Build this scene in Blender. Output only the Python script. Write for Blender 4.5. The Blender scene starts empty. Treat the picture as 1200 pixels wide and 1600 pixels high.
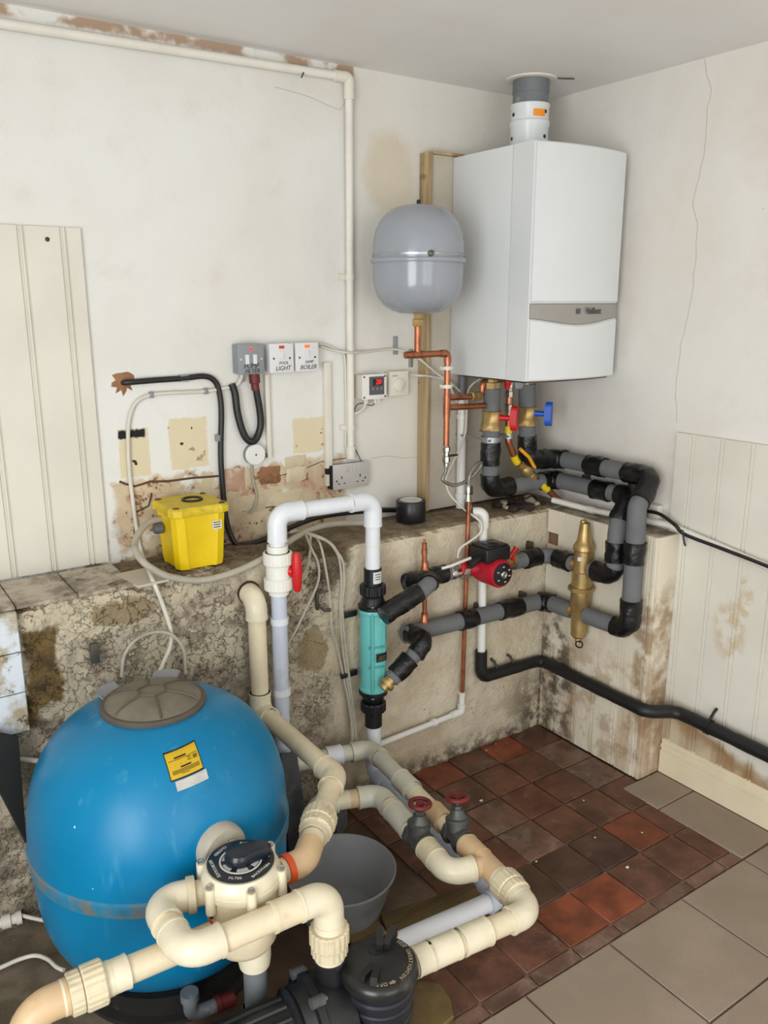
import bpy, bmesh, math, random
from mathutils import Vector, Matrix, noise

# ------------------------------------------------------------------ camera, world, lights, exposure
scene = bpy.context.scene
COL = scene.collection
cam_d = bpy.data.cameras.new('camera')
cam_d.sensor_fit = 'VERTICAL'
cam_d.sensor_height = 36.0
cam_d.lens = 36.0 * 1302.0 / 1600.0
cam_d.clip_start = 0.02
cam = bpy.data.objects.new('camera', cam_d)
COL.objects.link(cam)
_yaw, _pit, _rol = math.radians(34.35), math.radians(14.08), math.radians(0.0945)
_f = Vector((math.sin(_yaw) * math.cos(_pit), math.cos(_yaw) * math.cos(_pit), -math.sin(_pit)))
_r = Vector((math.cos(_yaw), -math.sin(_yaw), 0.0))
_d = _f.cross(_r)
_r2 = _r * math.cos(_rol) + _d * math.sin(_rol)
_d2 = _d * math.cos(_rol) - _r * math.sin(_rol)
_m = Matrix((( _r2.x, -_d2.x, -_f.x), (_r2.y, -_d2.y, -_f.y), (_r2.z, -_d2.z, -_f.z))).to_4x4()
_m.translation = Vector((-2.347, -2.398, 1.635))
cam.matrix_world = _m
scene.camera = cam

world = bpy.data.worlds.new('world')
scene.world = world
world.use_nodes = True
world.node_tree.nodes['Background'].inputs[0].default_value = (0.80, 0.88, 1.0, 1)
world.node_tree.nodes['Background'].inputs[1].default_value = 0.6

def area(name, loc, rot, sx, sy, power, color=(1, 1, 1)):
    d = bpy.data.lights.new(name, 'AREA')
    d.shape = 'RECTANGLE'; d.size = sx; d.size_y = sy; d.energy = power; d.color = color
    o = bpy.data.objects.new(name, d); COL.objects.link(o)
    o.location = loc; o.rotation_euler = rot
    return o
# lights for two assumed windows, at the solid wall behind the camera, then a left fill
area('assumed_daylight_and_fill', (-1.30, -4.52, 1.15), (math.radians(90), 0, 0), 0.80, 2.0, 19, (0.895, 0.955, 1.0))
area('assumed_daylight_and_fill', (-2.25, -4.52, 1.15), (math.radians(90), 0, 0), 0.80, 2.0, 19, (0.895, 0.955, 1.0))
area('assumed_daylight_and_fill', (-4.02, -3.0, 1.15), (0, math.radians(-90), 0), 2.0, 1.9, 128, (0.895, 0.955, 1.0))  # added at the left wall, no opening there, to lift ceiling and right wall

vs = scene.view_settings
vs.view_transform = 'Standard'; vs.look = 'None'; vs.gamma = 1.0; vs.use_curve_mapping = False
vs.exposure = -0.34

random.seed(7)
R_ = random.Random(11)
PI = math.pi

# ------------------------------------------------------------------ node helpers and materials
def lin(c):
    return tuple(((v / 255.0) / 12.92 if v / 255.0 <= 0.04045 else ((v / 255.0 + 0.055) / 1.055) ** 2.4) for v in c) + (1.0,)

class NB:
    def __init__(s, name):
        s.m = bpy.data.materials.new(name); s.m.use_nodes = True
        s.t = s.m.node_tree; s.n = s.t.nodes; s.l = s.t.links
        s.b = s.n['Principled BSDF']
        s.co = s.n.new('ShaderNodeNewGeometry').outputs['Position']
    def put(s, inp, v):
        if hasattr(v, 'is_linked') or hasattr(v, 'links'): s.l.new(v, inp)
        else: inp.default_value = v
    def math(s, op, a, b=0.0, c=None, clamp=False):
        x = s.n.new('ShaderNodeMath'); x.operation = op; x.use_clamp = clamp
        s.put(x.inputs[0], a); s.put(x.inputs[1], b)
        if c is not None: s.put(x.inputs[2], c)
        return x.outputs[0]
    def noise(s, scale, detail=4, rough=0.55, vec=None, dist=0.0):
        x = s.n.new('ShaderNodeTexNoise'); x.inputs['Scale'].default_value = scale
        x.inputs['Detail'].default_value = detail; x.inputs['Roughness'].default_value = rough
        x.inputs['Distortion'].default_value = dist
        s.l.new(vec or s.co, x.inputs['Vector'])
        return x.outputs['Fac']
    def stretch(s, sx, sy, sz):
        x = s.n.new('ShaderNodeMapping'); x.inputs['Scale'].default_value = (sx, sy, sz)
        s.l.new(s.co, x.inputs['Vector']); return x.outputs[0]
    def ramp(s, v, lo, hi):          # smooth step
        x = s.n.new('ShaderNodeMapRange'); x.interpolation_type = 'SMOOTHSTEP'
        s.put(x.inputs['Value'], v); x.inputs['From Min'].default_value = lo; x.inputs['From Max'].default_value = hi
        return x.outputs['Result']
    def mix(s, fac, a, b):
        x = s.n.new('ShaderNodeMix'); x.data_type = 'RGBA'
        s.put(x.inputs['Factor'], fac); s.put(x.inputs[6], a); s.put(x.inputs[7], b)
        return x.outputs[2]
    def mul(s, a, b): return s.math('MULTIPLY', a, b, clamp=True)
    def mx(s, a, b): return s.math('MAXIMUM', a, b)
    def xyz(s):
        x = s.n.new('ShaderNodeSeparateXYZ'); s.l.new(s.co, x.inputs[0]); return x.outputs
    def bump(s, h, strength=0.3, dist=0.01):
        x = s.n.new('ShaderNodeBump'); x.inputs['Strength'].default_value = strength
        x.inputs['Distance'].default_value = dist; s.put(x.inputs['Height'], h)
        s.l.new(x.outputs[0], s.b.inputs['Normal'])
    def out(s, col, rough=0.6, metal=0.0, spec=0.5):
        s.put(s.b.inputs['Base Color'], col); s.put(s.b.inputs['Roughness'], rough)
        s.put(s.b.inputs['Metallic'], metal); s.b.inputs['Specular IOR Level'].default_value = spec
        return s.m
    # blob masks in two of the object coordinates, edges broken up by noise
    def uv(s, a, b, amp=0.02, scale=22.0):
        p = s.xyz()
        n1 = s.math('SUBTRACT', s.noise(scale, 5, 0.6), 0.5); n2 = s.math('SUBTRACT', s.noise(scale * 1.27 + 3, 5, 0.6), 0.5)
        return (s.math('MULTIPLY_ADD', n1, amp * 2, p[a]), s.math('MULTIPLY_ADD', n2, amp * 2, p[b]))
    def rect(s, uv, u0, u1, v0, v1, soft=0.004):
        du = s.math('SUBTRACT', s.math('ABSOLUTE', s.math('SUBTRACT', uv[0], (u0 + u1) / 2)), abs(u1 - u0) / 2)
        dv = s.math('SUBTRACT', s.math('ABSOLUTE', s.math('SUBTRACT', uv[1], (v0 + v1) / 2)), abs(v1 - v0) / 2)
        return s.math('SUBTRACT', 1.0, s.ramp(s.mx(du, dv), -soft, soft))
    def ell(s, uv, cu, cv, ru, rv, soft=0.1):
        a = s.math('DIVIDE', s.math('SUBTRACT', uv[0], cu), ru); b = s.math('DIVIDE', s.math('SUBTRACT', uv[1], cv), rv)
        d = s.math('ADD', s.math('MULTIPLY', a, a), s.math('MULTIPLY', b, b))
        return s.math('SUBTRACT', 1.0, s.ramp(d, 1 - soft, 1 + soft))

def simple(name, c, rough=0.5, metal=0.0, spec=0.5, var=0.0, vs_=9.0, dirt=None, dirt_lo=0.55, dirt_hi=0.75, dirt_s=14.0, bump=0.0, bump_s=60.0, dirt_a=1.0):
    nb = NB(name); col = lin(c)
    if var:
        k = nb.ramp(nb.noise(vs_, 5, 0.6), 0.3, 0.7)
        lo = tuple(v * (1 - var) for v in col[:3]) + (1,); hi = tuple(min(1, v * (1 + var)) for v in col[:3]) + (1,)
        col = nb.mix(k, lo, hi)
    if dirt:
        col = nb.mix(nb.math('MULTIPLY', nb.ramp(nb.noise(dirt_s, 7, 0.65), dirt_lo, dirt_hi), dirt_a), col, lin(dirt))
    if bump: nb.bump(nb.noise(bump_s, 5, 0.6), bump, 0.004)
    return nb.out(col, rough, metal, spec)

M = {}
M['cream_pvc'] = simple('cream_pvc', (222, 207, 176), 0.38, var=0.07, vs_=14, dirt=(168, 132, 92), dirt_lo=0.60, dirt_hi=0.86, dirt_s=18, dirt_a=0.55)
M['cream_fit'] = simple('cream_fit', (224, 213, 186), 0.35, var=0.06, vs_=16, dirt=(150, 118, 84), dirt_lo=0.64, dirt_hi=0.86, dirt_s=26, dirt_a=0.6)
M['cream_nut'] = simple('cream_nut', (214, 200, 168), 0.42, var=0.08, vs_=20, dirt=(128, 98, 66), dirt_lo=0.52, dirt_hi=0.8, dirt_s=34, dirt_a=0.6)
M['tan_pvc'] = simple('tan_pvc', (210, 178, 138), 0.4, var=0.08, vs_=14, dirt=(150, 108, 70), dirt_lo=0.55, dirt_hi=0.85, dirt_s=16, dirt_a=0.5)
M['grey_cream'] = simple('grey_cream', (206, 202, 184), 0.4, var=0.06, vs_=14, dirt=(150, 128, 98), dirt_lo=0.6, dirt_hi=0.85, dirt_s=20, dirt_a=0.5)
M['white_pvc'] = simple('white_pvc', (226, 228, 232), 0.28, var=0.02)
M['white_valve'] = simple('white_valve', (232, 230, 220), 0.35, var=0.02)
M['blue_pale_pvc'] = simple('blue_pale_pvc', (196, 201, 214), 0.35, var=0.05, dirt=(150, 150, 148), dirt_a=0.4)
M['grey_pvc'] = simple('grey_pvc', (112, 116, 118), 0.45, var=0.12, dirt=(172, 172, 166), dirt_lo=0.6, dirt_hi=0.72, dirt_s=30, dirt_a=0.6)
M['white_plastic'] = simple('white_plastic', (228, 226, 220), 0.35)
M['off_white_plastic'] = simple('off_white_plastic', (224, 218, 204), 0.42, var=0.03)
M['aged_white_plastic'] = simple('aged_white_plastic', (228, 223, 212), 0.5, var=0.05, dirt=(176, 140, 104), dirt_lo=0.66, dirt_hi=0.8, dirt_s=12, dirt_a=0.7)
M['boiler_white'] = simple('boiler_white', (222, 224, 224), 0.3, var=0.01, spec=0.4)
M['boiler_strip'] = simple('boiler_strip', (166, 162, 156), 0.35, metal=0.35, var=0.03)
M['strip_dark'] = simple('strip_dark', (88, 88, 90), 0.45)
M['vessel_grey'] = simple('vessel_grey', (152, 156, 163), 0.16, var=0.02, spec=0.55)
M['switch_white'] = simple('switch_white', (222, 222, 222), 0.3)
M['metalclad'] = simple('metalclad', (142, 146, 150), 0.38, metal=0.2, var=0.05)
M['socket_grey'] = simple('socket_grey', (196, 192, 188), 0.36, metal=0.25, var=0.03)
M['black_plastic'] = simple('black_plastic', (24, 25, 28), 0.35)
M['black_matt'] = simple('black_matt', (10, 10, 11), 0.7)
M['black_cable'] = simple('black_cable', (30, 29, 29), 0.42)
M['black_tape'] = simple('black_tape', (15, 15, 17), 0.26, bump=1.0, bump_s=55)
M['foam_grey'] = simple('foam_grey', (108, 109, 110), 0.85, var=0.08, vs_=18, bump=0.25, bump_s=160)
M['foam_tape_grey'] = simple('foam_tape_grey', (120, 121, 122), 0.5, var=0.05)
M['foam_black'] = simple('foam_black', (22, 22, 23), 0.5, var=0.1, bump=0.2, bump_s=70)
M['copper'] = simple('copper', (176, 112, 82), 0.38, metal=0.85, var=0.25, vs_=16, dirt=(98, 56, 38), dirt_lo=0.5, dirt_hi=0.75, dirt_s=22, dirt_a=0.7)
M['brass'] = simple('brass', (184, 156, 104), 0.42, metal=0.75, var=0.16, vs_=18, dirt=(110, 84, 44), dirt_lo=0.56, dirt_hi=0.8, dirt_s=22, dirt_a=0.5)
M['chrome'] = simple('chrome', (200, 198, 192), 0.25, metal=1.0, var=0.1, vs_=20)
M['braid'] = simple('braid', (150, 148, 142), 0.38, metal=0.85, var=0.3, vs_=150, bump=0.6, bump_s=260)
M['zinc'] = simple('zinc', (168, 174, 176), 0.38, metal=0.85, var=0.15)
M['steel_dark'] = simple('steel_dark', (96, 92, 84), 0.5, metal=0.7, var=0.2)
M['red_plastic'] = simple('red_plastic', (200, 24, 24), 0.38)
M['red_paint'] = simple('red_paint', (176, 20, 42), 0.4, var=0.06)
M['rust_red'] = simple('rust_red', (108, 30, 28), 0.5, var=0.2, dirt=(70, 40, 34), dirt_a=0.7)
M['blue_plastic'] = simple('blue_plastic', (26, 88, 190), 0.4)
M['orange_tape'] = simple('orange_tape', (214, 82, 34), 0.5, var=0.12)
M['orange_sticker'] = simple('orange_sticker', (250, 148, 30), 0.5)
M['yellow_tape'] = simple('yellow_tape', (226, 200, 26), 0.5, var=0.05)
M['yellow_lever'] = simple('yellow_lever', (230, 166, 34), 0.4)
M['yellow_box'] = simple('yellow_box', (226, 192, 6), 0.38, var=0.05, dirt=(150, 132, 70), dirt_lo=0.62, dirt_hi=0.8, dirt_s=18, dirt_a=0.5)
M['yellow_lid'] = simple('yellow_lid', (212, 184, 34), 0.5, var=0.12, vs_=24, dirt=(150, 118, 50), dirt_lo=0.5, dirt_hi=0.8, dirt_s=20, dirt_a=0.6)
M['label_yellow'] = simple('label_yellow', (206, 168, 28), 0.5, var=0.06)
M['label_white'] = simple('label_white', (214, 214, 210), 0.5)
M['label_worn'] = simple('label_worn', (186, 184, 178), 0.6, var=0.12, vs_=40)
M['ink'] = simple('ink', (18, 18, 20), 0.6)
M['hx_green'] = simple('hx_green', (108, 190, 186), 0.32, var=0.03)
M['hx_raised'] = simple('hx_raised', (96, 176, 173), 0.36)
M['gold'] = simple('gold', (178, 148, 84), 0.4, metal=0.6)
M['tank_lid'] = simple('tank_lid', (112, 104, 90), 0.5, var=0.16, vs_=16, dirt=(150, 142, 122), dirt_lo=0.45, dirt_hi=0.8, dirt_s=12, dirt_a=0.6)
M['tank_lid_rim'] = simple('tank_lid_rim', (86, 78, 68), 0.5, var=0.15)
M['grey_strap'] = simple('grey_strap', (136, 138, 140), 0.5, var=0.06)
M['wood'] = None
M['rope_white'] = simple('rope_white', (214, 208, 194), 0.5, var=0.05, dirt=(140, 122, 96), dirt_lo=0.58, dirt_hi=0.85, dirt_s=9, dirt_a=0.5)
M['cable_grey'] = simple('cable_grey', (176, 168, 152), 0.55, var=0.1, dirt=(110, 96, 76), dirt_lo=0.5, dirt_hi=0.8, dirt_s=14, dirt_a=0.6)
M['skirting'] = simple('skirting', (224, 210, 180), 0.42, var=0.04, dirt=(150, 128, 96), dirt_lo=0.66, dirt_hi=0.8, dirt_s=26, dirt_a=0.5)
M['screw'] = simple('screw', (70, 64, 58), 0.4, metal=0.8)
M['cardboard'] = simple('cardboard', (196, 186, 168), 0.7, var=0.05)
M['slate'] = simple('slate', (62, 64, 66), 0.7, var=0.25, vs_=12, dirt=(104, 100, 92), dirt_lo=0.55, dirt_hi=0.7, dirt_s=9, dirt_a=0.8, bump=0.3, bump_s=30)
M['dark_stand'] = simple('dark_stand', (34, 31, 29), 0.6, var=0.2, dirt=(96, 84, 70), dirt_lo=0.6, dirt_hi=0.7, dirt_s=24, dirt_a=0.6)
M['pump_black'] = simple('pump_black', (23, 24, 26), 0.42, var=0.15, dirt=(104, 104, 102), dirt_lo=0.6, dirt_hi=0.78, dirt_s=22, dirt_a=0.5)
M['pump_lid'] = simple('pump_lid', (32, 32, 31), 0.28, var=0.15, dirt=(110, 108, 98), dirt_lo=0.56, dirt_hi=0.8, dirt_s=14, dirt_a=0.45)
M['pump_text'] = simple('pump_text', (150, 136, 110), 0.5)
M['pump_blue_black'] = simple('pump_blue_black', (26, 29, 38), 0.36, var=0.15, dirt=(120, 120, 120), dirt_lo=0.62, dirt_hi=0.76, dirt_s=20, dirt_a=0.5)
M['valve_metal'] = simple('valve_metal', (82, 82, 80), 0.45, metal=0.4, var=0.2, dirt=(120, 112, 98), dirt_lo=0.6, dirt_hi=0.75, dirt_s=28, dirt_a=0.6)
M['dial_black'] = simple('dial_black', (24, 26, 30), 0.3, var=0.2, dirt=(120, 122, 124), dirt_lo=0.58, dirt_hi=0.72, dirt_s=40, dirt_a=0.7)
M['handle_blue_black'] = simple('handle_blue_black', (22, 30, 40), 0.25, var=0.2)
M['dust'] = simple('dust', (214, 206, 192), 0.9)
M['brick_a'] = simple('brick_a', (188, 150, 128), 0.9, var=0.15, vs_=18, dirt=(214, 196, 172), dirt_lo=0.45, dirt_hi=0.62, dirt_s=16, dirt_a=0.8, bump=0.6, bump_s=50)
M['brick_b'] = simple('brick_b', (146, 104, 74), 0.9, var=0.2, vs_=20, dirt=(96, 68, 48), dirt_lo=0.5, dirt_hi=0.66, dirt_s=22, dirt_a=0.8, bump=0.6, bump_s=50)
M['brick_c'] = simple('brick_c', (206, 190, 160), 0.9, var=0.08, vs_=18, dirt=(150, 116, 84), dirt_lo=0.6, dirt_hi=0.74, dirt_s=20, dirt_a=0.8, bump=0.5, bump_s=50)
M['grey_block'] = simple('grey_block', (96, 96, 98), 0.8, var=0.15, bump=0.4)
M['dark_hole'] = simple('dark_hole', (52, 40, 32), 0.95, var=0.3, bump=0.6)
M['wet_wood'] = simple('wet_wood', (104, 84, 46), 0.45, var=0.25, vs_=16, dirt=(50, 38, 22), dirt_lo=0.58, dirt_hi=0.72, dirt_s=12)
M['crack'] = simple('crack', (176, 168, 156), 0.9)
M['crack_dark'] = simple('crack_dark', (92, 72, 54), 0.95)

def wood_mat(name, c1, c2, axis=2):
    nb = NB(name); sc = [34, 34, 34]; sc[axis] = 1.6
    g = nb.noise(1.0, 6, 0.65, nb.stretch(*sc), 0.6)
    k = nb.ramp(nb.noise(13, 2), 0.66, 0.74)
    col = nb.mix(nb.ramp(g, 0.35, 0.65), lin(c1), lin(c2))
    col = nb.mix(nb.mul(k, 0.6), col, lin((118, 84, 48)))
    nb.bump(g, 0.25, 0.003)
    return nb.out(col, 0.62)
M['batten_wood'] = wood_mat('batten_wood', (190, 166, 126), (150, 124, 88))
M['offcut_wood'] = wood_mat('offcut_wood', (128, 104, 60), (88, 66, 36), 0)
M['plank_wood'] = wood_mat('plank_wood', (112, 92, 54), (82, 64, 36), 0)
M['raw_wood'] = wood_mat('raw_wood', (140, 112, 80), (104, 80, 54))

def emis(name, c, st):
    nb = NB(name); nb.b.inputs['Emission Color'].default_value = lin(c); nb.b.inputs['Emission Strength'].default_value = st
    return nb.out(lin(c), 0.4)
M['led_red'] = emis('led_red', (255, 30, 40), 2.2)
M['neon_orange'] = emis('neon_orange', (255, 110, 30), 0.7)
M['neon_dim'] = simple('neon_dim', (196, 70, 36), 0.35)

def glassy(name, c, alpha_mix):
    nb = NB(name); nb.b.inputs['Transmission Weight'].default_value = alpha_mix; nb.b.inputs['IOR'].default_value = 1.12
    return nb.out(lin(c), 0.22)
M['bowl_plastic'] = glassy('bowl_plastic', (204, 205, 206), 0.70)
M['clear_cap'] = glassy('clear_cap', (216, 218, 220), 0.6)

# ------------------------------------------------------------------ mesh helpers
def setup(o, parent):
    if parent is not None:
        o.parent = parent
        o.matrix_parent_inverse = Matrix.Translation(parent.location).inverted() if parent.type == 'EMPTY' else Matrix.Identity(4)
    return o

def mk(name, verts, faces, mat, parent=None, smooth=True, sharp=38):
    me = bpy.data.meshes.new(name)
    me.from_pydata([tuple(v) for v in verts], [], faces)
    me.validate(); me.update()
    me.materials.append(M[mat] if isinstance(mat, str) else mat)
    if smooth:
        me.shade_smooth(); me.set_sharp_from_angle(angle=math.radians(sharp))
    o = bpy.data.objects.new(name, me); COL.objects.link(o)
    return setup(o, parent)

def from_bm(name, bm, mat, parent=None, smooth=True, sharp=38):
    bmesh.ops.recalc_face_normals(bm, faces=bm.faces[:])
    me = bpy.data.meshes.new(name); bm.to_mesh(me); bm.free()
    me.materials.append(M[mat] if isinstance(mat, str) else mat)
    if smooth:
        me.shade_smooth(); me.set_sharp_from_angle(angle=math.radians(sharp))
    o = bpy.data.objects.new(name, me); COL.objects.link(o)
    return setup(o, parent)

def tag(o, label, cat, group=None, kind=None):
    o['label'] = label
    if cat: o['category'] = cat
    if group: o['group'] = group
    if kind: o['kind'] = kind
    return o

def thing(name, label, cat, loc, group=None):
    o = bpy.data.objects.new(name, None); COL.objects.link(o); o.location = loc; o.empty_display_size = 0.05
    return tag(o, label, cat, group)

def struct(o):
    o['kind'] = 'structure'; return o

def boxm(name, lo, hi, mat, parent=None, bev=0.0, seg=2, rot=None, rot_c=None, taper=None):
    bm = bmesh.new(); bmesh.ops.create_cube(bm, size=1.0)
    lo = Vector(lo); hi = Vector(hi); c = (lo + hi) / 2; s = hi - lo
    for v in bm.verts:
        p = Vector((v.co.x * s.x, v.co.y * s.y, v.co.z * s.z))
        if taper and v.co.z < 0: p.x *= taper; p.y *= taper
        v.co = p
    if bev: bmesh.ops.bevel(bm, geom=bm.edges[:], offset=bev, segments=seg, affect='EDGES', profile=0.6)
    mt = Matrix.Translation(c)
    if rot is not None: mt = mt @ rot.to_4x4()
    bmesh.ops.transform(bm, matrix=mt, verts=bm.verts[:])
    return from_bm(name, bm, mat, parent, True, 40)

def extr(name, poly, axis, a, b, mat, parent=None, bev=0.0):
    """extrude a 2-D outline along a world axis; poly gives the two other coordinates in order"""
    def P(t, u, v): return ((t, u, v), (u, t, v), (u, v, t))[axis]
    n = len(poly)
    vs_l = [P(a, *p) for p in poly] + [P(b, *p) for p in poly]
    fs = [tuple(range(n)), tuple(range(2 * n - 1, n - 1, -1))] + [(i, i + n, (i + 1) % n + n, (i + 1) % n) for i in range(n)]
    bm = bmesh.new(); vv = [bm.verts.new(p) for p in vs_l]
    for f in fs: bm.faces.new([vv[i] for i in f])
    if bev: bmesh.ops.bevel(bm, geom=bm.edges[:], offset=bev, segments=2, affect='EDGES', profile=0.6)
    return from_bm(name, bm, mat, parent, True, 35)

def basis(d):
    d = Vector(d).normalized()
    u = d.cross(Vector((0, 0, 1)))
    if u.length < 1e-4: u = Vector((1, 0, 0))
    u.normalize(); return d, u, d.cross(u).normalized()

def lathe(name, p, d, prof, mat, parent=None, seg=28, rib=0, ribamp=0.0, sharp=38, phase=0.0):
    """profile is a list of (t along d, radius); rib > 0 gives a toothed outline"""
    p = Vector(p); d, u, w = basis(d); vs_l = []; fs = []
    if rib: seg = rib * 4
    for t, r in prof:
        for i in range(seg):
            a = 2 * PI * i / seg + phase
            rr = r * (1 + ribamp * (1 if (i % 4) in (0, 1) else 0)) if rib else r
            vs_l.append(p + d * t + (u * math.cos(a) + w * math.sin(a)) * rr)
    for k in range(len(prof) - 1):
        for i in range(seg):
            j = (i + 1) % seg
            fs.append((k * seg + i, k * seg + j, (k + 1) * seg + j, (k + 1) * seg + i))
    if name in ('tape', 'dial_ring', 'ring', 'cap_strap'):      # hollow rings: the profile closes on itself
        k = (len(prof) - 1) * seg
        fs += [(k + i, k + (i + 1) % seg, (i + 1) % seg, i) for i in range(seg)]
    elif prof[0][1] > 1e-5: fs.append(tuple(reversed(range(seg))))
    if prof[-1][1] > 1e-5 and name not in ('tape', 'dial_ring', 'ring', 'cap_strap'): fs.append(tuple(range((len(prof) - 1) * seg, len(prof) * seg)))
    bm = bmesh.new(); vv = [bm.verts.new(v) for v in vs_l]
    for f in fs:
        try: bm.faces.new([vv[i] for i in f])
        except ValueError: pass
    bmesh.ops.remove_doubles(bm, verts=bm.verts[:], dist=1e-6)
    return from_bm(name, bm, mat, parent, True, sharp)

def rounded(pts, bend, n=8):
    """polyline with its corners rounded; also the arclength at the middle of every corner"""
    pts = [Vector(p) for p in pts]; out = [pts[0]]; marks = []
    for i in range(1, len(pts) - 1):
        a, b, c = pts[i - 1], pts[i], pts[i + 1]
        bd = bend[i - 1] if isinstance(bend, (list, tuple)) else bend
        d1 = (a - b); d2 = (c - b); l1 = d1.length; l2 = d2.length; d1.normalize(); d2.normalize()
        ang = d1.angle(d2)
        if ang > PI - 0.01 or bd <= 0: out.append(b); marks.append(b); continue
        t = min(bd / math.tan(ang / 2), l1 * 0.48, l2 * 0.48)
        p1 = b + d1 * t; p2 = b + d2 * t
        rr = t * math.tan(ang / 2); cen = b + (d1 + d2).normalized() * (rr / math.sin(ang / 2))
        e1 = p1 - cen; e2 = p2 - cen; th = e1.angle(e2)
        for k in range(n + 1):
            f = k / n
            out.append(cen + (e1 * math.sin((1 - f) * th) + e2 * math.sin(f * th)) / math.sin(th))
        marks.append(out[-(n // 2 + 1)])
    out.append(pts[-1])
    path = [out[0]]
    for q in out[1:]:
        if (q - path[-1]).length > 1e-5: path.append(q)
    return path, marks

def spline(pts, n=7):
    """Catmull-Rom through the points"""
    P = [Vector(p) for p in pts]; P = [P[0] * 2 - P[1]] + P + [P[-1] * 2 - P[-2]]; out = []
    for i in range(1, len(P) - 2):
        for k in range(n):
            t = k / n
            out.append(0.5 * (2 * P[i] + (P[i + 1] - P[i - 1]) * t + (2 * P[i - 1] - 5 * P[i] + 4 * P[i + 1] - P[i + 2]) * t * t + (3 * P[i] - P[i - 1] - 3 * P[i + 1] + P[i + 2]) * t ** 3))
    out.append(P[-2]); return out

def lens(path):
    s = [0.0]
    for a, b in zip(path, path[1:]): s.append(s[-1] + (b - a).length)
    return s

def at_s(path, L, s):
    s = max(0.0, min(L[-1], s))
    for i in range(len(L) - 1):
        if s <= L[i + 1] + 1e-9:
            f = (s - L[i]) / max(1e-9, L[i + 1] - L[i]); return path[i].lerp(path[i + 1], f), (path[i + 1] - path[i]).normalized()
    return path[-1], (path[-1] - path[-2]).normalized()

def near_s(path, L, p):
    p = Vector(p); best = (1e9, 0)
    for i in range(len(path) - 1):
        ab = path[i + 1] - path[i]; f = max(0, min(1, (p - path[i]).dot(ab) / max(1e-12, ab.length_squared)))
        dd = (path[i] + ab * f - p).length
        if dd < best[0]: best = (dd, L[i] + f * ab.length)
    return best[1]

def sub(path, L, s0, s1):
    s0 = max(0, s0); s1 = min(L[-1], s1)
    out = [at_s(path, L, s0)[0]] + [path[i] for i in range(len(path)) if s0 + 1e-4 < L[i] < s1 - 1e-4] + [at_s(path, L, s1)[0]]
    return out

def tube(name, path, r, mat, parent=None, seg=14, caps=True, rfun=None, crumple=0.0, hollow=0.0):
    path = [Vector(p) for p in path]; n = len(path)
    T = []
    for i in range(n):
        a = path[max(0, i - 1)]; b = path[min(n - 1, i + 1)]; T.append((b - a).normalized())
    d, u, w = basis(T[0]); vs_l = []; fs = []
    for i in range(n):
        u = (u - T[i] * u.dot(T[i])).normalized(); w = T[i].cross(u)
        rr = r if rfun is None else rfun(i, n)
        for k in range(seg):
            a = 2 * PI * k / seg
            p = path[i] + (u * math.cos(a) + w * math.sin(a)) * rr
            if crumple: p += (p - path[i]).normalized() * crumple * (noise.noise(p * 30.0) + 0.6 * noise.noise(p * 75.0))
            vs_l.append(p)
    for i in range(n - 1):
        for k in range(seg):
            j = (k + 1) % seg
            fs.append((i * seg + k, i * seg + j, (i + 1) * seg + j, (i + 1) * seg + k))
    if caps:
        fs.append(tuple(reversed(range(seg)))); fs.append(tuple(range((n - 1) * seg, n * seg)))
    return mk(name, vs_l, fs, mat, parent, True, 50)

def densify(path, step):
    out = [path[0]]
    for a, b in zip(path, path[1:]):
        k = max(1, int((b - a).length / step))
        for i in range(1, k + 1): out.append(a.lerp(b, i / k))
    return out

def sleeve(name, path, L, s0, s1, r, mat, parent, seg=20, rim=0.0, rim_mat=None):
    o = tube(name, sub(path, L, s0, s1), r, mat, parent, seg)
    if rim:
        for s, sg in ((s0, 1), (s1, -1)):
            tube('socket_rim', sub(path, L, min(s, s + sg * 0.006), max(s, s + sg * 0.006)), r + rim, rim_mat or mat, o, seg)
    return o

def ribnut(name, path, L, s0, s1, r, mat, parent, ribs=22, amp=0.05):
    p0, _ = at_s(path, L, s0); p1, _ = at_s(path, L, s1); l = (p1 - p0).length
    return lathe(name, p0, p1 - p0, [(0, r * 0.82), (0.0, r * 0.93), (l * 0.08, r), (l * 0.92, r), (l, r * 0.93), (l, r * 0.82)], mat, parent, rib=ribs, ribamp=amp, sharp=25)

def text_mesh(name, body, size, origin, right, up, mat, parent, depth=0.0004, align='CENTER', shear=0.0, spacing=1.0, bold=0.0):
    cu = bpy.data.curves.new('txt', 'FONT'); cu.body = body; cu.size = size; cu.align_x = align; cu.align_y = 'CENTER'
    cu.extrude = depth; cu.shear = shear; cu.space_character = spacing; cu.offset = bold
    cu.resolution_u = 2
    ob = bpy.data.objects.new('txt', cu); COL.objects.link(ob)
    dg = bpy.context.evaluated_depsgraph_get()
    me = bpy.data.meshes.new_from_object(ob.evaluated_get(dg))
    bpy.data.objects.remove(ob); bpy.data.curves.remove(cu)
    right = Vector(right).normalized(); up = Vector(up).normalized(); nrm = right.cross(up)
    mt = Matrix(((right.x, up.x, nrm.x), (right.y, up.y, nrm.y), (right.z, up.z, nrm.z))).to_4x4(); mt.translation = Vector(origin)
    me.transform(mt); me.materials.clear(); me.materials.append(M[mat])
    o = bpy.data.objects.new(name, me); COL.objects.link(o)
    return setup(o, parent)

def wire(name, label, cat, pts, r, mat, seg=8, n=6, group=None):
    o = tube(name, spline(pts, n), r, mat, None, seg)
    return tag(o, label, cat, group)

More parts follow.
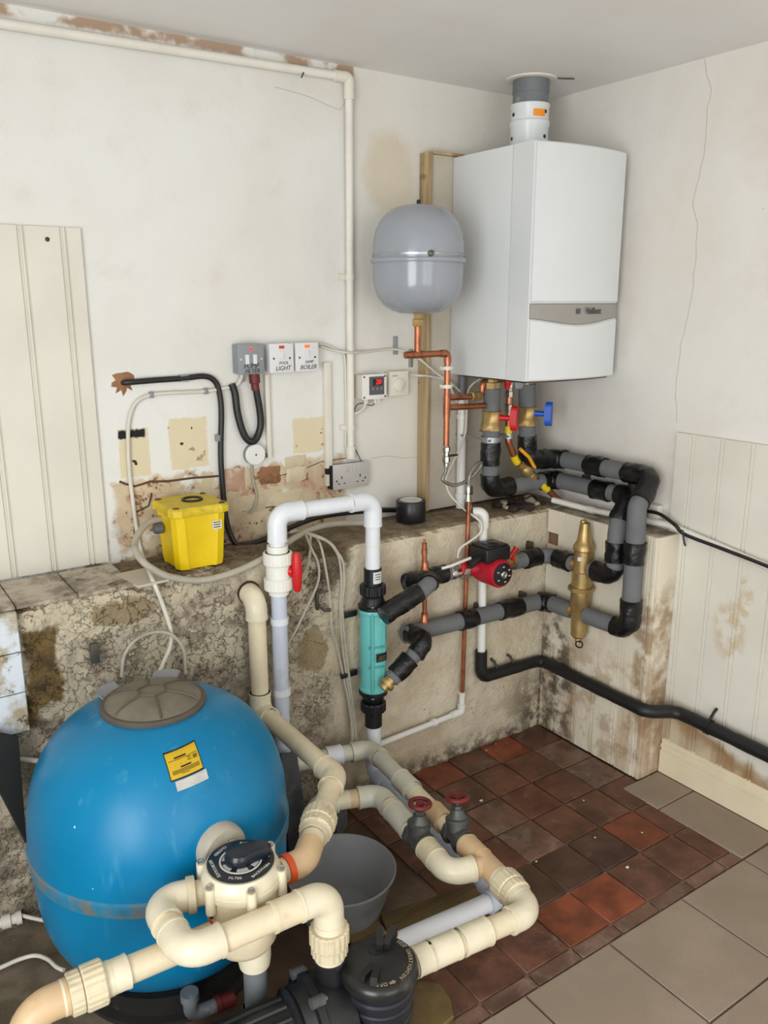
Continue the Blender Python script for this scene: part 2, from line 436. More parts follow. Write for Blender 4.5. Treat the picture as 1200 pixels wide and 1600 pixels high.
# ------------------------------------------------------------------ the setting: surface materials
def m_wall_back():
    nb = NB('plaster_back'); p = nb.xyz()
    big = nb.noise(1.6, 3); fine = nb.noise(9, 6, 0.62); grain = nb.noise(70, 4, 0.6)
    col = nb.mix(nb.ramp(big, 0.35, 0.68), lin((230, 229, 224)), lin((222, 218, 210)))
    col = nb.mix(nb.mul(nb.ramp(fine, 0.52, 0.72), 0.35), col, lin((214, 206, 192)))
    uv = nb.uv(0, 2, 0.012, 26); uvb = nb.uv(0, 2, 0.045, 11)
    # warm, tired plaster right of the conduit and the round filler stain above the vessel
    col = nb.mix(nb.mul(nb.rect(uvb, -0.84, 0.1, 0.8, 2.4, 0.05), 0.45), col, lin((216, 208, 194)))
    st = nb.ell(uvb, (-0.686, 0, 2.045)[0], (-0.686, 0, 2.045)[2], 0.10, 0.125, 0.5)
    col = nb.mix(nb.mul(st, 0.62), col, lin((206, 190, 160)))
    # peeled strip under the ceiling line
    strip = nb.mul(nb.rect(uv, -4.0, -0.82, 2.321, 2.36, 0.006), nb.ramp(nb.noise(7, 4), 0.42, 0.52))
    col = nb.mix(nb.mul(strip, 0.85), col, lin((164, 128, 98)))
    # lost paint above the ledge: cream underlayer, pink plaster, brick dust, dirt
    low = nb.rect(uvb, -1.66, -0.87, 0.80, (-1.336, 0, 1.13)[2], 0.01)
    under = nb.mix(nb.ramp(nb.noise(8, 5, 0.6), 0.4, 0.6), lin((208, 192, 160)), lin((196, 172, 144)))
    under = nb.mix(nb.ramp(nb.noise(9, 7, 0.7), 0.56, 0.60), under, lin((190, 150, 122)))
    under = nb.mix(nb.ramp(nb.noise(16, 6, 0.65), 0.56, 0.60), under, lin((140, 100, 70)))
    under = nb.mix(nb.ramp(nb.noise(23, 7, 0.75), 0.61, 0.64), under, lin((78, 60, 44)))
    col = nb.mix(nb.mul(low, nb.ramp(nb.noise(5, 6, 0.6), 0.36, 0.42)), col, under)
    for (a, b) in (((-1.635, 0, 1.282), (-1.547, 0, 1.14)), ((-1.483, 0, 1.301), (-1.365, 0, 1.147)), ((-1.068, 0, 1.269), (-0.945, 0, 1.154))):
        m = nb.rect(uv, a[0], b[0], b[2], a[2], 0.003)
        pc = nb.mix(nb.ramp(nb.noise(13, 5, 0.6), 0.60, 0.64), lin((220, 206, 174)), lin((176, 134, 100)))
        pc = nb.mix(nb.ramp(nb.noise(30, 2, 0.4), 0.68, 0.70), pc, lin((60, 46, 36)))
        col = nb.mix(m, col, pc)
    # black paint left behind an old accessory
    k = nb.rect(uv, (-1.637, 0, 1.273)[0], (-1.557, 0, 1.266)[0], (-1.6, 0, 1.256)[2], (-1.598, 0, 1.279)[2], 0.003)
    col = nb.mix(k, col, lin((30, 28, 28)))
    # mould and damp just above the ledge
    mo = nb.mul(nb.ramp(nb.noise(10, 7, 0.7), 0.45, 0.62), nb.math('SUBTRACT', 1.0, nb.ramp(p[2], 0.90, 1.02)))
    mo = nb.mul(mo, nb.math('SUBTRACT', 1.0, nb.ramp(p[0], -1.30, -1.0)))
    col = nb.mix(nb.mul(mo, 0.85), col, lin((92, 80, 66)))
    h = nb.math('ADD', nb.math('MULTIPLY', fine, 0.9), nb.math('MULTIPLY', grain, 0.18))
    h = nb.math('SUBTRACT', h, nb.math('MULTIPLY', low, 0.4))
    nb.bump(h, 0.5, 0.006)
    return nb.out(col, 0.72, spec=0.3)

def m_wall_right():
    nb = NB('plaster_right')
    big = nb.noise(1.9, 4); fine = nb.noise(10, 6, 0.6)
    col = nb.mix(nb.ramp(big, 0.38, 0.66), lin((228, 224, 217)), lin((221, 214, 204)))
    col = nb.mix(nb.mul(nb.ramp(nb.noise(4, 5, 0.6), 0.5, 0.7), 0.5), col, lin((216, 203, 190)))
    col = nb.mix(nb.ramp(nb.noise(26, 3, 0.5), 0.78, 0.80), col, lin((150, 132, 112)))
    nb.bump(nb.math('ADD', fine, nb.math('MULTIPLY', nb.noise(80, 3), 0.15)), 0.35, 0.006)
    return nb.out(col, 0.7, spec=0.3)

def m_ceiling():
    nb = NB('ceiling_paint')
    col = nb.mix(nb.ramp(nb.noise(2.2, 4), 0.35, 0.68), lin((238, 236, 233)), lin((233, 229, 225)))
    nb.bump(nb.noise(14, 5, 0.6), 0.2, 0.006)
    return nb.out(col, 0.75, spec=0.25)

def m_lower():
    nb = NB('rough_render'); p = nb.xyz()
    n1 = nb.noise(6, 7, 0.65); n2 = nb.noise(19, 7, 0.7); n3 = nb.noise(60, 5, 0.65)
    cream = nb.mix(nb.ramp(n1, 0.36, 0.64), lin((226, 214, 190)), lin((210, 192, 164)))
    cream = nb.mix(nb.ramp(n3, 0.62, 0.74), cream, lin((150, 128, 100)))
    cream = nb.mix(nb.ramp(nb.noise(17, 4, 0.6), 0.70, 0.73), cream, lin((96, 74, 52)))
    crumb = nb.mix(nb.ramp(n2, 0.34, 0.60), lin((136, 122, 104)), lin((194, 180, 158)))
    crumb = nb.mix(nb.ramp(nb.noise(30, 6, 0.7), 0.58, 0.68), crumb, lin((92, 78, 62)))
    uv = nb.uv(0, 2, 0.05, 9); uvs = nb.uv(0, 2, 0.03, 16)
    flake = nb.mul(nb.ramp(nb.noise(7.5, 5, 0.55), 0.47, 0.52), nb.ramp(p[2], 0.40, 0.52))
    crumb = nb.mix(nb.mul(flake, 0.9), crumb, lin((206, 192, 166)))
    flk2 = nb.rect(uvs, (-1.978, -0.235, 0.868)[0], (-1.708, -0.235, 0.809)[0], (-1.857, -0.235, 0.769)[2], 0.885, 0.006)
    crumb = nb.mix(nb.mul(flk2, 0.9), crumb, lin((212, 198, 170)))
    left = nb.math('SUBTRACT', 1.0, nb.ramp(uv[0], -1.12, -1.0))
    col = nb.mix(left, cream, crumb)
    # olive adhesive where tiles came away, and lost render with bare brown cement
    ol = nb.rect(uvs, (-1.99, -0.235, 0.783)[0], (-1.903, -0.235, 0.762)[0], (-2.001, -0.235, 0.607)[2], (-1.949, -0.235, 0.817)[2], 0.008)
    ol = nb.mx(ol, nb.rect(uvs, -2.5, (-1.969, -0.235, 0.615)[0], (-2.038, -0.235, 0.554)[2], (-2.027, -0.235, 0.659)[2], 0.01))
    col = nb.mix(nb.mul(ol, 0.95), col, nb.mix(nb.ramp(n2, 0.4, 0.62), lin((112, 88, 44)), lin((80, 62, 34))))
    for (cx, cy, ru, rv) in ((488,1015,0.055,0.075), (190,955,0.07,0.04)):
        pass
    q = nb.ell(uvs, (-1.146, -0.235, 0.562)[0], (-1.146, -0.235, 0.562)[2], 0.05, 0.075, 0.3)
    q = nb.mx(q, nb.ell(uvs, (-1.733, -0.235, 0.823)[0], (-1.733, -0.235, 0.823)[2], 0.085, 0.04, 0.3))
    col = nb.mix(nb.mul(q, 0.9), col, lin((146, 128, 96)))
    # soil where cables pass over the edge
    so = nb.mul(nb.ell(uvs, (-1.099, -0.235, 0.887)[0], (-1.099, -0.235, 0.887)[2], 0.10, 0.13, 0.5), nb.ramp(n2, 0.4, 0.5))
    col = nb.mix(nb.mul(so, 0.85), col, lin((84, 68, 50)))
    # mould at the foot and in the corner
    ft = nb.mul(nb.math('SUBTRACT', 1.0, nb.ramp(uvs[1], 0.0, 0.10)), nb.ramp(n2, 0.34, 0.58))
    cn = nb.mul(nb.ramp(uv[0], -0.36, -0.16), nb.math('SUBTRACT', 1.0, nb.ramp(uv[1], 0.06, 0.34)))
    ft = nb.mx(ft, nb.mul(cn, nb.ramp(n2, 0.36, 0.56)))
    col = nb.mix(nb.mul(ft, 0.85), col, lin((66, 54, 42)))
    # earth lying on the ledge
    g = nb.n.new('ShaderNodeNewGeometry'); sn = nb.n.new('ShaderNodeSeparateXYZ'); nb.l.new(g.outputs['True Normal'], sn.inputs[0])
    top = nb.mul(nb.ramp(sn.outputs[2], 0.45, 0.8), nb.ramp(p[2], 0.84, 0.87))
    earth = nb.mix(nb.ramp(n2, 0.35, 0.65), lin((158, 140, 112)), lin((104, 88, 68)))
    col = nb.mix(nb.mul(top, 0.9), col, earth)
    h = nb.math('ADD', n2, nb.math('MULTIPLY', n3, 0.4))
    rg = nb.math('ABSOLUTE', nb.math('SUBTRACT', nb.noise(30, 8, 0.6), 0.5))
    crev = nb.math('SUBTRACT', 1.0, nb.ramp(rg, 0.0, 0.022))
    cmask = nb.mul(nb.mul(crev, left), nb.ramp(nb.noise(5, 3), 0.36, 0.55))
    col = nb.mix(nb.mul(cmask, 0.38), col, lin((84, 68, 54)))  # crevice darkness put into the colour, along with the bump
    h = nb.math('SUBTRACT', h, nb.math('MULTIPLY', cmask, 0.25))
    nb.bump(h, 1.0, 0.016)
    return nb.out(col, 0.85, spec=0.2)

def m_panel(name, kind):
    nb = NB(name); p = nb.xyz()
    base = (224, 219, 206) if kind != 'box' else (226, 216, 196)
    col = nb.mix(nb.ramp(nb.noise(3, 4), 0.35, 0.65), lin(base), lin(tuple(v - 8 for v in base)))
    if kind in ('box', 'right'):
        uv = nb.uv(1, 2, 0.05, 8); uvs = nb.uv(1, 2, 0.02, 20)
        streak = nb.noise(1.0, 6, 0.6, nb.stretch(16, 16, 1.4))
        if kind == 'box':
            damp = nb.mul(nb.math('SUBTRACT', 1.0, nb.ramp(uv[1], 0.15, 0.62)), nb.ramp(streak, 0.42, 0.60))
            col = nb.mix(nb.mul(damp, 0.55), col, lin((168, 134, 90)))
            d2 = nb.mul(nb.math('SUBTRACT', 1.0, nb.ramp(uv[1], 0.30, 0.55)), nb.ramp(nb.noise(9, 5, 0.65), 0.48, 0.62))
            col = nb.mix(nb.mul(d2, 0.5), col, lin((150, 112, 66)))
            mould = nb.mul(nb.ell(uv, -0.30, 0.14, 0.12, 0.36, 0.5), nb.ramp(nb.noise(15, 6, 0.7), 0.40, 0.60))
            col = nb.mix(nb.mul(mould, 0.85), col, lin((62, 52, 40)))
            e = nb.mul(nb.ell(uv, -0.74, 0.42, 0.06, 0.28, 0.5), nb.ramp(nb.noise(12, 5, 0.6), 0.4, 0.6))
            col = nb.mix(nb.mul(e, 0.7), col, lin((140, 102, 58)))
        else:
            edge = nb.math('ADD', uv[1], nb.math('MULTIPLY', p[1], -0.28))
            damp = nb.math('SUBTRACT', 1.0, nb.ramp(edge, 0.44, 0.50))
            tone = nb.mix(nb.ramp(streak, 0.42, 0.62), lin((196, 176, 142)), lin((158, 126, 82)))
            col = nb.mix(nb.mul(damp, 0.8), col, tone)
            rim = nb.mul(damp, nb.ramp(edge, 0.39, 0.46))
            col = nb.mix(nb.mul(rim, 0.75), col, lin((140, 100, 50)))
            for (a, ru, rv) in (((-0.012, -0.953, 0.61), 0.055, 0.10), ((-0.012, -0.995, 0.742), 0.025, 0.07)):
                e = nb.mul(nb.ell(uvs, a[1], a[2], ru, rv, 0.6), nb.ramp(nb.noise(24, 5, 0.6), 0.42, 0.6))
                col = nb.mix(nb.mul(e, 0.6), col, lin((196, 172, 128)))
    nb.bump(nb.noise(40, 3), 0.06, 0.003)
    return nb.out(col, 0.5, spec=0.35)

def m_quarry(name, c, white):
    nb = NB(name)
    oi = nb.n.new('ShaderNodeObjectInfo'); rnd = oi.outputs['Random']
    off = nb.n.new('ShaderNodeVectorMath'); off.operation = 'ADD'; nb.l.new(nb.co, off.inputs[0])
    cmb = nb.n.new('ShaderNodeCombineXYZ'); nb.put(cmb.inputs[2], nb.math('MULTIPLY', rnd, 7.0)); nb.l.new(cmb.outputs[0], off.inputs[1])
    v = off.outputs[0]
    c1 = lin(c); c2 = lin(tuple(x * 0.66 for x in c))
    col = nb.mix(nb.ramp(nb.noise(9, 5, 0.6, v), 0.34, 0.68), c1, c2)
    col = nb.mix(nb.mul(rnd, 0.45), col, lin((84, 60, 48)))
    w = nb.ramp(nb.noise(13, 7, 0.7, v, 0.6), 0.66 - white * 0.12, 0.82)
    col = nb.mix(nb.mul(w, 0.55), col, lin((170, 150, 134)))
    nb.bump(nb.noise(18, 5), 0.15, 0.004)
    return nb.out(col, nb.math('MULTIPLY_ADD', nb.noise(6, 4), 0.35, 0.22), spec=0.4)

def m_tile():
    nb = NB('floor_tile_beige')
    col = nb.mix(nb.ramp(nb.noise(5, 5), 0.35, 0.65), lin((158, 141, 124)), lin((148, 131, 114)))
    col = nb.mix(nb.mul(nb.ramp(nb.noise(120, 3), 0.5, 0.7), 0.4), col, lin((140, 123, 106)))
    return nb.out(col, 0.55, spec=0.4)

def m_soil():
    nb = NB('dirty_floor'); p = nb.xyz()
    n = nb.noise(7, 7, 0.65)
    col = nb.mix(nb.ramp(n, 0.35, 0.66), lin((96, 72, 50)), lin((66, 48, 34)))
    grey = nb.math('SUBTRACT', 1.0, nb.ramp(nb.uv(0, 1, 0.08, 5)[0], -1.95, -1.7))
    col = nb.mix(nb.mul(grey, 0.85), col, nb.mix(nb.ramp(n, 0.4, 0.6), lin((128, 116, 98)), lin((98, 86, 70))))
    grt = nb.mul(nb.ramp(p[0], -1.40, -1.30), nb.math('SUBTRACT', 1.0, nb.ramp(nb.uv(0, 1, 0.2, 3)[1], -0.95, -0.60)))
    col = nb.mix(nb.mul(grt, 0.8), col, lin((156, 134, 112)))
    col = nb.mix(nb.ramp(nb.noise(45, 4), 0.68, 0.74), col, lin((150, 132, 108)))
    nb.bump(nb.noise(24, 6, 0.7), 0.5, 0.006)
    return nb.out(col, 0.6)

def m_walltile():
    nb = NB('glazed_wall_tile'); p = nb.xyz()
    col = nb.mix(nb.ramp(nb.noise(9, 6, 0.65), 0.46, 0.60), lin((214, 220, 226)), lin((170, 156, 126)))
    col = nb.mix(nb.ramp(nb.noise(16, 6, 0.7), 0.56, 0.64), col, lin((92, 76, 52)))
    return nb.out(col, 0.3)
def m_ledgetile():
    nb = NB('sill_tile')
    col = nb.mix(nb.ramp(nb.noise(10, 6, 0.7), 0.4, 0.62), lin((196, 184, 164)), lin((126, 112, 94)))
    col = nb.mix(nb.ramp(nb.noise(26, 5, 0.7), 0.60, 0.68), col, lin((82, 68, 54)))
    return nb.out(col, 0.5)

M['plaster_back'] = m_wall_back(); M['plaster_right'] = m_wall_right(); M['ceiling_paint'] = m_ceiling()
M['rough_render'] = m_lower(); M['panel_left'] = m_panel('panel_left', 'left'); M['panel_right'] = m_panel('panel_right', 'right'); M['panel_box'] = m_panel('panel_box', 'box')
M['quarry_brown'] = m_quarry('quarry_brown', (122, 80, 62), 1.1); M['quarry_orange'] = m_quarry('quarry_orange', (160, 82, 52), 0.5); M['quarry_pale'] = m_quarry('quarry_pale', (134, 98, 82), 2.2)
M['quarry_dark'] = m_quarry('quarry_dark', (98, 70, 56), 0.8)
M['floor_tile'] = m_tile(); M['dirty_floor'] = m_soil(); M['wall_tile'] = m_walltile(); M['sill_tile'] = m_ledgetile()
M['board_grey'] = simple('board_grey', (186, 176, 160), 0.7, var=0.08, vs_=5, dirt=(150, 130, 108), dirt_lo=0.6, dirt_hi=0.8, dirt_s=8, dirt_a=0.6)

# ------------------------------------------------------------------ room shell
CEIL = 2.345
wb = struct(boxm('wall_back', (-4.1, 0.0, -0.1), (0.12, 0.12, CEIL), 'plaster_back'))
wr = struct(boxm('wall_right', (0.0, -4.72, -0.1), (0.12, 0.0, CEIL), 'plaster_right'))
ce = struct(boxm('ceiling', (-4.1, -4.72, CEIL), (0.12, 0.12, CEIL + 0.1), 'ceiling_paint'))
struct(boxm('wall_left', (-4.2, -4.72, -0.1), (-4.1, 0.12, CEIL), 'plaster_right'))
struct(boxm('wall_front', (-4.1, -4.72, -0.1), (0.0, -4.62, CEIL), 'plaster_right'))
for i, xc in enumerate((-1.30, -2.25)):
    w = struct(boxm('assumed_window_slab_%d' % (i + 1), (xc - 0.45, -4.62, 0.22), (xc + 0.45, -4.60, 2.26), 'white_plastic', None, 0.004))  # plain white slabs on the solid wall for assumed windows
fl = struct(boxm('floor', (-4.1, -4.72, -0.1), (0.0, 0.0, -0.010), 'dirty_floor'))

# rough lower wall (a thick plinth with a ledge), displaced render
def plinth():
    xs = [-4.1] + [-2.6 + i * 0.0125 for i in range(209)]
    prof = [(0.0, 0.888)] + [(-0.020 * i, 0.888) for i in range(1, 11)] + [(-0.214, 0.887), (-0.226, 0.882), (-0.234, 0.872), (-0.237, 0.858)] + [(-0.237, 0.85 - i * 0.0125) for i in range(69)] + [(-0.237, -0.011)]
    vs_l = []; n = len(prof)
    for x in xs:
        amp = 0.007 + 0.013 * max(0, min(1, (-1.0 - x) / 0.25))
        for k, (y, z) in enumerate(prof):
            p = Vector((x, y, z))
            d = noise.fractal(p * 9.0, 0.9, 2.1, 4) * amp + noise.noise(p * 3.0) * amp * 0.8 + abs(noise.noise(p * 42.0)) * amp * 0.5
            if k == 0: q = p
            elif k <= 9: q = p + Vector((0, 0, d * (0.55 if x > -1.05 else 0.35) - 0.001))
            elif k <= 14: q = p + Vector((0, -d, d)) * 0.8
            else: q = p + Vector((0, -d, 0))
            if -1.12 < x < -0.98 and k > 0:      # dip where the cables cross the edge
                q.z -= 0.03 * math.exp(-((x + 1.05) / 0.05) ** 2) * (1 if z > 0.84 else 0) * min(1, k / 6)
            if z < 0.10 and k > 14: q.y -= 0.10 * (0.10 - z) * (0.6 + 0.6 * noise.noise(Vector((x * 8, 0, 1))))
            vs_l.append(q)
    fs = []
    for i in range(len(xs) - 1):
        for k in range(n - 1):
            fs.append((i * n + k, i * n + k + 1, (i + 1) * n + k + 1, (i + 1) * n + k))
    return struct(mk('wall_lower', vs_l, fs, 'rough_render', None, True, 70))
wl = plinth()

# tiles still stuck to the lower wall, far left: glazed face tiles and the sill tiles on the ledge
def slab(name, quad, t, mat, parent, bev=0.002):
    """a small plate from its four top corners, thickness t against the normal"""
    q = [Vector(p) for p in quad]; nrm = (q[1] - q[0]).cross(q[3] - q[0]).normalized()
    bm = bmesh.new(); a = [bm.verts.new(p) for p in q]; b = [bm.verts.new(p - nrm * t) for p in q]
    bm.faces.new(a); bm.faces.new(list(reversed(b)))
    for i in range(4): bm.faces.new((a[i], b[i], b[(i + 1) % 4], a[(i + 1) % 4]))
    bmesh.ops.bevel(bm, geom=bm.edges[:], offset=bev, segments=1, affect='EDGES')
    return from_bm(name, bm, mat, parent, False)
for (x0, x1) in ((-2.302, -2.152), (-2.149, -1.999), (-1.996, -1.846), (-1.843, -1.693)):
    slab('sill_tile', ((x0, -0.245, 0.897), (x1, -0.245, 0.897), (x1, -0.03, 0.899), (x0, -0.03, 0.899)), 0.010, 'sill_tile', wl)
for r in range(3):
    for (x0, x1) in ((-2.302, -2.152), (-2.149, -1.999)):
        z1 = 0.886 - r * 0.110
        slab('wall_tile', ((x0, -0.258, z1 - 0.107), (x1, -0.258, z1 - 0.107), (x1, -0.257, z1), (x0, -0.257, z1)), 0.016, 'wall_tile', wl)
# loose white tile lying on the ledge
lt = slab('loose_tile', ((-1.717, -0.134, 0.899), (-1.695, -0.269, 0.897), (-1.605, -0.266, 0.899), (-1.603, -0.132, 0.902)), 0.007, 'cardboard', None)
tag(lt, 'loose pale tile lying askew on the ledge left of the yellow box', 'tile')

# bricks bared where the plaster has fallen off above the ledge
for (a, b, m, d) in (((-1.335, 0, 1.14), (-1.24, 0, 1.046), 'brick_a', 0.003), ((-1.198, 0, 1.131), (-1.113, 0, 1.058), 'brick_b', 0.002), ((-1.099, 0, 1.114), (-1.017, 0, 1.057), 'brick_c', 0.004),
                     ((-1.297, 0, 1.043), (-1.165, 0, 0.972), 'brick_c', 0.003), ((-1.151, 0, 1.045), (-1.026, 0, 0.974), 'brick_c', 0.002), ((-1.105, 0, 1.153), (-1.018, 0, 1.109), 'brick_c', 0.003)):
    nv = 9; vs_l = []; fs = []
    for i in range(nv + 1):
        for j in range(5):
            u = i / nv; v = j / 4
            p = Vector((a[0] + (b[0] - a[0]) * u, 0, b[2] + (a[2] - b[2]) * v))
            edge = i in (0, nv) or j in (0, 4)
            jit = noise.noise(p * 60.0)
            if edge: p.x += 0.006 * jit; p.z += 0.005 * noise.noise(p * 45 + Vector((3, 0, 0)))
            p.y = 0.002 if edge else -d - 0.003 * jit
            vs_l.append(p)
    for i in range(nv):
        for j in range(4): fs.append((i * 5 + j, (i + 1) * 5 + j, (i + 1) * 5 + j + 1, i * 5 + j + 1))
    mk('brick', vs_l, fs, m, wb, True, 60)

# ragged hole where the black cable comes through the wall
hp = Vector((-1.606, 0, 1.417)); hv = [hp + Vector((0, -0.003, 0))]; hn = 22
for i in range(hn):
    a = 2 * PI * i / hn; rr = 0.026 * (1 + 0.9 * noise.noise(Vector((math.cos(a) * 2.6, math.sin(a) * 2.6, 4))) + R_.uniform(-0.12, 0.12))
    hv.append(hp + Vector((rr * math.cos(a), -0.001, rr * math.sin(a))))
for i in range(hn):
    a = 2 * PI * i / hn; hv.append(hp + (hv[1 + i] - hp) * 1.25 + Vector((0, 0.003, 0)))
hf = [(0, 1 + (i + 1) % hn, 1 + i) for i in range(hn)] + [(1 + i, 1 + (i + 1) % hn, 1 + hn + (i + 1) % hn, 1 + hn + i) for i in range(hn)]
mk('broken_plaster', hv, hf, 'brick_b', wb, True)

# cracks in the plaster
def crack(pts, parent, r=0.0009, mat='crack'):
    out = []
    P = densify([Vector(p) for p in pts], 0.02)
    for i, p in enumerate(P):
        out.append(p + Vector((noise.noise(p * 25) * 0.006 if parent is wb else 0, noise.noise(p * 25) * 0.008 if parent is wr else 0, 0)))
    return tube('crack', out, r, mat, parent, 5)
crack([(0, -0.67, 2.343), (0, -0.699, 2.253), (0, -0.696, 2.075), (0, -0.672, 1.93), (0, -0.695, 1.872), (0, -0.701, 1.679), (0, -0.674, 1.52), (0, -0.664, 1.375), (0, -0.681, 1.251)], wr)
crack([(-0.762, 0, 1.108), (-0.694, 0, 1.11), (-0.624, 0, 1.094), (-0.552, 0, 1.091)], wb, 0.0008)
crack([(-1.137, 0, 1.086), (-1.042, 0, 1.097), (-0.968, 0, 1.117), (-0.854, 0, 1.12)], wb, 0.0016, 'crack_dark')
crack([(-1.643, 0, 1.132), (-1.599, 0, 1.112), (-1.55, 0, 1.121), (-1.498, 0, 1.115), (-1.421, 0, 1.116), (-1.337, 0, 1.112)], wb, 0.0035, 'crack_dark')
crack([(-1.601, 0, 1.034), (-1.562, 0, 1.048), (-1.547, 0, 1.086)], wb, 0.0030, 'crack_dark')
crack([(-1.273, 0, 0.987), (-1.21, 0, 0.989), (-1.118, 0, 0.987)], wb, 0.0020, 'crack_dark')
crack([(-1.094, 0, 2.253), (-0.987, 0, 2.242), (-0.874, 0, 2.216), (-0.855, 0, 2.24)], wb, 0.0008)

# quarry tiles: one object for each, two shared meshes
XL = [-1.530, -1.3745, -1.219, -1.0635, -0.908, -0.7525, -0.597, -0.4415, -0.286, -0.130]
YL = [-1.200, -1.155, -1.000, -0.843, -0.687, -0.531, -0.375, -0.215]
qmesh = {}
def tile_mesh(w, d, t, mat, bev):
    key = (round(w, 3), round(d, 3), mat)
    if key not in qmesh:
        o = boxm('tile', (-w / 2, -d / 2, -t), (w / 2, d / 2, 0), mat, None, bev, 1)
        qmesh[key] = o.data; bpy.data.objects.remove(o)
    return qmesh[key]
def place_tile(name, x0, x1, y0, y1, z, t, mat, bev, parent, tilt=0.0):
    g = 0.0028
    o = bpy.data.objects.new(name, tile_mesh(x1 - x0 - 2 * g, y1 - y0 - 2 * g, t, mat, bev)); COL.objects.link(o)
    o.location = ((x0 + x1) / 2, (y0 + y1) / 2, z)
    if tilt: o.rotation_euler = (R_.uniform(-tilt, tilt), R_.uniform(-tilt, tilt), R_.uniform(-tilt, tilt))
    o.parent = parent
    return o
ORANGE = [(-0.332, -0.311, 0), (-0.653, -0.297, 0), (-0.357, -0.962, 0), (-0.679, -1.046, 0), (-0.866, -1.088, 0)]
PALE = [(-0.656, -0.567, 0), (-0.682, -0.718, 0), (-0.437, -0.21, 0), (-0.768, -0.468, 0), (-0.217, -0.528, 0), (-0.24, -0.641, 0)]
DARK = [(-0.553, -0.996, 0), (-0.377, -0.845, 0), (-0.712, -0.991, 0), (-0.804, -0.928, 0), (-0.635, -0.867, 0)]
for i in range(len(XL) - 1):
    for j in range(len(YL) - 1):
        x0, x1, y0, y1 = XL[i], XL[i + 1], YL[j], YL[j + 1]
        if x1 < -1.05 and y1 > -0.80: continue
        def has(S): return any(x0 <= p[0] < x1 and y0 <= p[1] < y1 for p in S)
        m = 'quarry_orange' if has(ORANGE) else 'quarry_pale' if has(PALE) or j == 0 else 'quarry_dark' if has(DARK) else 'quarry_brown'
        place_tile('quarry_tile', x0, x1, y0, y1, -0.004 + R_.uniform(-0.0012, 0.0010), 0.008, m, 0.0016, fl, 0.004)
# beige floor tiles, 300 mm
for i in range(-10, 4):
    for j in range(8):
        x0 = -0.816 + 0.3005 * (i - 1); x1 = x0 + 0.3005; y1 = -1.202 - 0.304 * j; y0 = y1 - 0.304
        if x0 > -0.03: continue
        x1 = min(x1, -0.022)
        if x1 - x0 < 0.04: continue
        place_tile('floor_tile', x0, x1, y0, y1, 0.0, 0.0115, 'floor_tile', 0.0012, fl)
place_tile('floor_tile', -0.213, -0.022, -0.890, -0.738, 0.0, 0.0115, 'floor_tile', 0.0012, fl)
place_tile('floor_tile', -0.213, -0.022, -1.199, -0.890, 0.0, 0.0115, 'floor_tile', 0.0012, fl)
# crumbs of plaster on the tiles
for k, (px) in enumerate(((-0.543, -0.166, 0), (-0.11, -0.239, 0), (-0.434, -0.28, 0), (-0.531, -1.026, 0), (-0.664, -0.517, 0), (-0.378, -0.714, 0), (-0.358, -0.941, 0), (-0.501, -0.874, 0), (-0.117, -0.215, 0), (-0.107, -0.273, 0), (-0.736, -0.853, 0), (-0.373, -0.265, 0))):
    bm = bmesh.new(); bmesh.ops.create_icosphere(bm, subdivisions=1, radius=0.006 if k in (0, 1, 3, 4) else 0.0035)
    for v in bm.verts: v.co = Vector((v.co.x * R_.uniform(.7, 1.4), v.co.y * R_.uniform(.6, 1.2), v.co.z * 0.45))
    bmesh.ops.translate(bm, verts=bm.verts[:], vec=Vector((px[0], px[1], -0.0015)))
    o = from_bm('plaster_crumb', bm, 'dust', None, False)
    tag(o, 'tiny white crumb of plaster lying on the quarry tiles', 'debris', 'plaster crumbs on the quarry tiles')

# ------------------------------------------------------------------ beaded boarding
def board_prof(w, t=0.010):
    g = t - 0.0055
    return [(0, 0), (0, g), (0.002, t), (w - 0.0180, t), (w - 0.0155, g), (w - 0.0135, g), (w - 0.0115, t), (w - 0.0065, t), (w - 0.0045, g), (w - 0.0025, g), (w, g), (w, 0)]
# left sheet on the back wall
lp = thing('beadboard_panel', 'cream beaded board panel fixed upright to the back wall at the left edge', 'panel', (-2.0, -0.001, 0.90))
for x0, x1 in ((-1.748, -1.693), (-1.854, -1.748), (-1.960, -1.854), (-2.066, -1.960), (-2.172, -2.066), (-2.278, -2.172)):
    extr('board', [(x1 - u, -0.002 - v) for u, v in board_prof(x1 - x0)], 2, 0.900 if x0 < -1.9 else 0.900, 1.830, 'panel_left', lp)
lathe('screw', (-1.782, -0.011, 1.798), (0, -1, 0), [(0, 0.006), (0.002, 0.006), (0.003, 0.003)], 'screw', lp, 12)
# right sheet on the right wall
rp = thing('beadboard_panel', 'tall cream beaded board panel on the right wall above the skirting, damp-stained at the foot', 'panel', (-0.001, -1.2, 0.12))
ys = [-0.692, -0.766, -0.870, -0.975, -1.080, -1.185, -1.290, -1.395, -1.5, -1.605]
for a, b in zip(ys, ys[1:]):
    extr('board', [(-0.002 - v, a - u) for u, v in board_prof(a - b)], 2, 0.128 if b > -0.77 else 0.128, 1.220, 'panel_right', rp)
